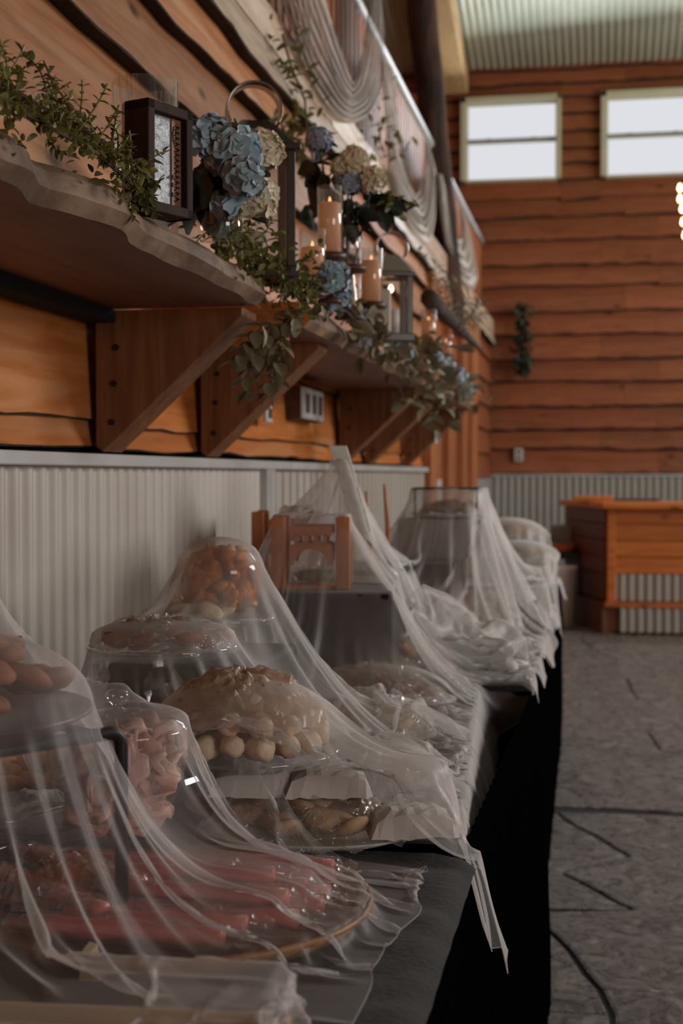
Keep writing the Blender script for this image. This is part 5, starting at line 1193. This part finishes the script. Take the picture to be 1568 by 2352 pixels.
# sprays by the railing
go = tuple(onx(875, 330, XW + .06)); t = empty('hanging_vine', go, 'sparse olive spray where the netting swag is tied to the rim', 'vine')
vp = [rel(onx(u_, v_, XW + .08), go) for u_, v_ in ((880, 270), (870, 320), (885, 360))]; MB().tube(vp, .004, 6).build('vine_stem', 'stem_brown', t); scatter_leaves(t, vp, LO, 50, .06, 6, scale=(1.2, 2))
go = (XW + .12, 5.6, ST); t = empty('pale_branch', go, 'pale frosted sprigs on a dark driftwood branch at the shelf end', 'branch')
bp = [rel(dep(u_, v_, d_), go) for u_, v_, d_ in ((985, 685, 5.3), (1020, 720, 5.6), (1060, 760, 6.0), (1105, 805, 6.5))]; MB().tube(bp, [.035, .03, .022, .008], 9).build('driftwood', 'driftwood', t, smooth=True)
for k, (u0, v0, u1, v1, d) in enumerate(((1040, 740, 1000, 600, 5.6), (1050, 750, 1030, 620, 5.7), (1050, 750, 1110, 690, 5.8), (1060, 760, 1120, 720, 5.9), (1055, 755, 1080, 680, 5.8), (1000, 660, 960, 570, 5.5), (1040, 740, 1055, 650, 5.7))): sprig(t, rel(dep(u0, v0, d), go), rel(dep(u1, v1, d), go), LP if k != 5 else LO, 22, 200 + k, .03, s0=1.0)

# ------------------------------------------------------------ swags of netting on the railing
def swag(outer, inner, x, label, folds=9, depth=.035, ns=90, nt=40, mat='tulle_swag', seed=0):
    def rs_(pl, n):
        pl = [np.array(p, float) for p in pl]; d = [0]
        for i in range(1, len(pl)): d.append(d[-1] + np.linalg.norm(pl[i] - pl[i - 1]))
        out = []
        for k in range(n):
            s_ = d[-1] * k / (n - 1); i = min(len(pl) - 2, max(0, int(np.searchsorted(d, s_)) - 1)); t_ = (s_ - d[i]) / max(1e-6, d[i + 1] - d[i]); out.append(pl[i] * (1 - t_) + pl[i + 1] * t_)
        out = np.array(out)
        for _ in range(4): out[1:-1] = (out[:-2] + 2 * out[1:-1] + out[2:]) / 4
        return out
    A, B = rs_(outer, ns), rs_(inner, ns); P_ = np.zeros((ns, nt, 3))
    for i in range(ns):
        for j in range(nt):
            t_ = j / (nt - 1); u_, v_ = A[i] * (1 - t_) + B[i] * t_
            ph = t_ * folds * 2 * math.pi + 3.5 * fn(i * .05 + t_ * 2, seed) + 3 * fn(i * .03 + t_ * 5, seed + 2)
            p = onx(u_, v_, x + depth * math.sin(ph) * (.35 + .8 * abs(fn(i * .05 + t_ * 4, seed + 4))) + .03 * math.sin(math.pi * t_)); P_[i, j] = p
    c = P_.reshape(-1, 3).mean(0); I = np.arange(ns * nt).reshape(ns, nt); fs = np.stack([I[:-1, :-1], I[1:, :-1], I[1:, 1:], I[:-1, 1:]], -1).reshape(-1, 4).tolist()
    mb = MB(); mb.add((P_.reshape(-1, 3) - c).tolist(), fs); o = mb.build('tulle_swag', mat, loc=c, smooth=True); reg(o, label, 'swag', 'netting swags on the loft railing')
swag([(625, -60), (665, 60), (705, 165), (765, 262), (800, 290), (850, 268), (880, 200), (882, 80), (870, -60)], [(735, -60), (752, 20), (775, 90), (800, 160), (812, 188), (822, 160), (836, 90), (846, 10), (850, -60)], XW + .03, 'largest sheer swag looped from the loft railing, nearest the camera', 8, .03, seed=1)
swag([(870, 120), (878, 200), (885, 300), (890, 400), (915, 480), (955, 540), (988, 568), (1000, 500), (1003, 400), (985, 330)], [(905, 160), (912, 230), (917, 320), (925, 380), (940, 420), (955, 450), (965, 440), (970, 400), (975, 350), (972, 318)], XW + .02, 'second sheer swag on the loft railing beside the log post', 6, .03, seed=4)
swag([(1006, 400), (1010, 480), (1022, 560), (1045, 630), (1085, 672), (1098, 640), (1085, 560), (1062, 480)], [(1015, 400), (1024, 440), (1032, 490), (1042, 530), (1052, 550), (1058, 540), (1058, 500), (1052, 460)], XW + .02, 'third sheer swag beyond the log post, smallest of the three', 5, .03, seed=8)

# ------------------------------------------------------------ bar and the things around it
bo = (.05, 11.4, 0); t = empty('bar_counter', bo, 'orange plank bar counter with corrugated metal front panels', 'bar')
def bl_(x, y, z): return (x - bo[0], y - bo[1], z)
def baru(x0, y0, x1, y1, z0, z1, mat, name, th=.04, bev=.003, out=0):
    a, b_ = Vector((x0, y0)), Vector((x1, y1)); d = (b_ - a); L_ = d.length; an = math.atan2(d.y, d.x); nn = Vector((d.y, -d.x)).normalized(); c = (a + b_) / 2 + nn * (out - th / 2)
    return MB().box(bl_(c.x, c.y, (z0 + z1) / 2), (L_, th, z1 - z0), rz=an).build(name, mat, t, bevel=bev)
fr0, fr1, en = (.04, 11.42), (2.6, 11.42), (-.30, 12.55)
baru(*fr0, *fr1, 0, .98, 'cedar_bar_dark_shade', 'carcass', .3); baru(*en, *fr0, 0, .98, 'cedar_bar_dark_shade', 'carcass', .3)
for k, (z0, z1) in enumerate(((.47, .60), (.605, .73), (.735, .86), (.865, .985))):
    baru(fr0[0] + .05, fr0[1], fr1[0], fr1[1], z0, z1, 'cedar_bar', 'plank', .05, .008, out=.02 + .008 * (k % 2)); baru(*en, *fr0, z0, z1, 'cedar_bar_dark_shade', 'plank', .05, .008, out=.02)
baru(*en, *fr0, .26, .46, 'cedar_bar_dark_shade', 'plank', .05, .008, out=.015)
s_ = sheet('corrugated_panel', 'metal_panel_back', t, fr0[0] + .06, fr1[0], .26, .47, 11.405, .068, .012, 'x'); s_.location = (-bo[0], -bo[1], 0)
s_ = sheet('corrugated_panel', 'metal_panel_back', t, fr0[0] + .10, fr1[0], .02, .215, 11.335, .068, .012, 'x'); s_.location = (-bo[0], -bo[1], 0)
baru(fr0[0] - .0, fr0[1], fr0[0] + .065, fr1[1], .24, .985, 'cedar_bar', 'corner_post', .05, .004, out=.045)
baru(*fr0, *fr1, .02, .22, 'cedar_bar_dark_shade', 'kick_base', .06, .003, out=.06); baru(fr0[0] - .02, fr0[1], *fr1, .215, .25, 'cedar_bar', 'foot_ledge', .12, .004, out=.10); baru(*en, fr0[0], fr0[1] - .06, .0, .24, 'cedar_bar_dark_shade', 'kick_base', .1, .003, out=.04)
tp = [(-.36, 12.5), (-.0, 11.30), (2.6, 11.30), (2.6, 12.0), (.35, 12.0), (.05, 12.7)]
MB().prism([bl_(a, b_, .985) for a, b_ in tp], (0, 0, .05)).build('counter_top', 'cedar_bar', t, bevel=.008)
q = dep(1362, 1135, 11.6); o = MB().box((0, 0, .02), (.32, .2, .045)).build('serving_board', 'cedar_bar', loc=(q[0], q[1], 1.036), bevel=.006); reg(o, 'small orange wooden board lying on the bar corner', 'board')
q = dep(1460, 1140, 11.7); o = MB().box((0, 0, .01), (.36, .2, .02)).build('bar_mat', 'dark_wood', loc=(q[0], q[1], 1.036), bevel=.004); reg(o, 'flat dark tray lying on the bar top', 'tray')
# side table beyond the buffet
sq = ony(1285, 1270, 12.2); zt2 = sq[2]
t = empty('side_table', (sq[0], 12.3, 0), 'low black-topped table between buffet end and bar', 'table')
MB().box((0, 0, zt2 - .02), (.42, .5, .05)).build('table_top', 'black_metal', t, bevel=.004)
for sx in (-1, 1):
    for sy in (-1, 1): MB().box((sx * .18, sy * .21, (zt2 - .045) / 2), (.04, .04, zt2 - .045)).build('leg', 'black_metal', t)
q = ony(1300, 1480, 11.9); o = empty('white_bin', (sq[0] + .02, 11.8, 0), 'pale cream bin standing in front of the side table', 'bin')
MB().lathe([(0, .002), (.10, .002), (.125, zt2 - .12), (.135, zt2 - .11), (.135, zt2 - .09), (.12, zt2 - .09), (.095, .02), (0, .02)], n=28).build('body', 'wax_white', o, smooth=True)
MB().lathe([(.127, zt2 - .15), (.131, zt2 - .148), (.131, zt2 - .13), (.127, zt2 - .128)], n=28).build('band', 'ceramic', o, smooth=True)
q = ony(1285, 1255, 12.2); dish('serving_bowl', q[0] + .02, 12.2, zt2 + .005, [(0, 0), (.09, 0), (.13, .07), (.125, .07), (.08, .012), (0, .01)], 'cedar_bar', 'round wooden bowl on the side table by the bar', 'bowl')
o = MB().box((0, 0, .06), (.26, .2, .12)).build('wire_basket', 'sash_grey', loc=(q[0] + .04, 12.45, zt2 + .005 + .075), bevel=.01); o.location.z = zt2 + .005; o.scale = (1, 1, 1.9); reg(o, 'grey square basket behind the wooden bowl on the side table', 'basket')
dish('serving_plate', q[0] - .17, 12.25, zt2 + .02, [(0, 0), (.05, 0), (.05, .12), (.11, .135), (.11, .14), (0, .13)], 'ceramic', 'white raised plate at the left of the side table', 'plate')
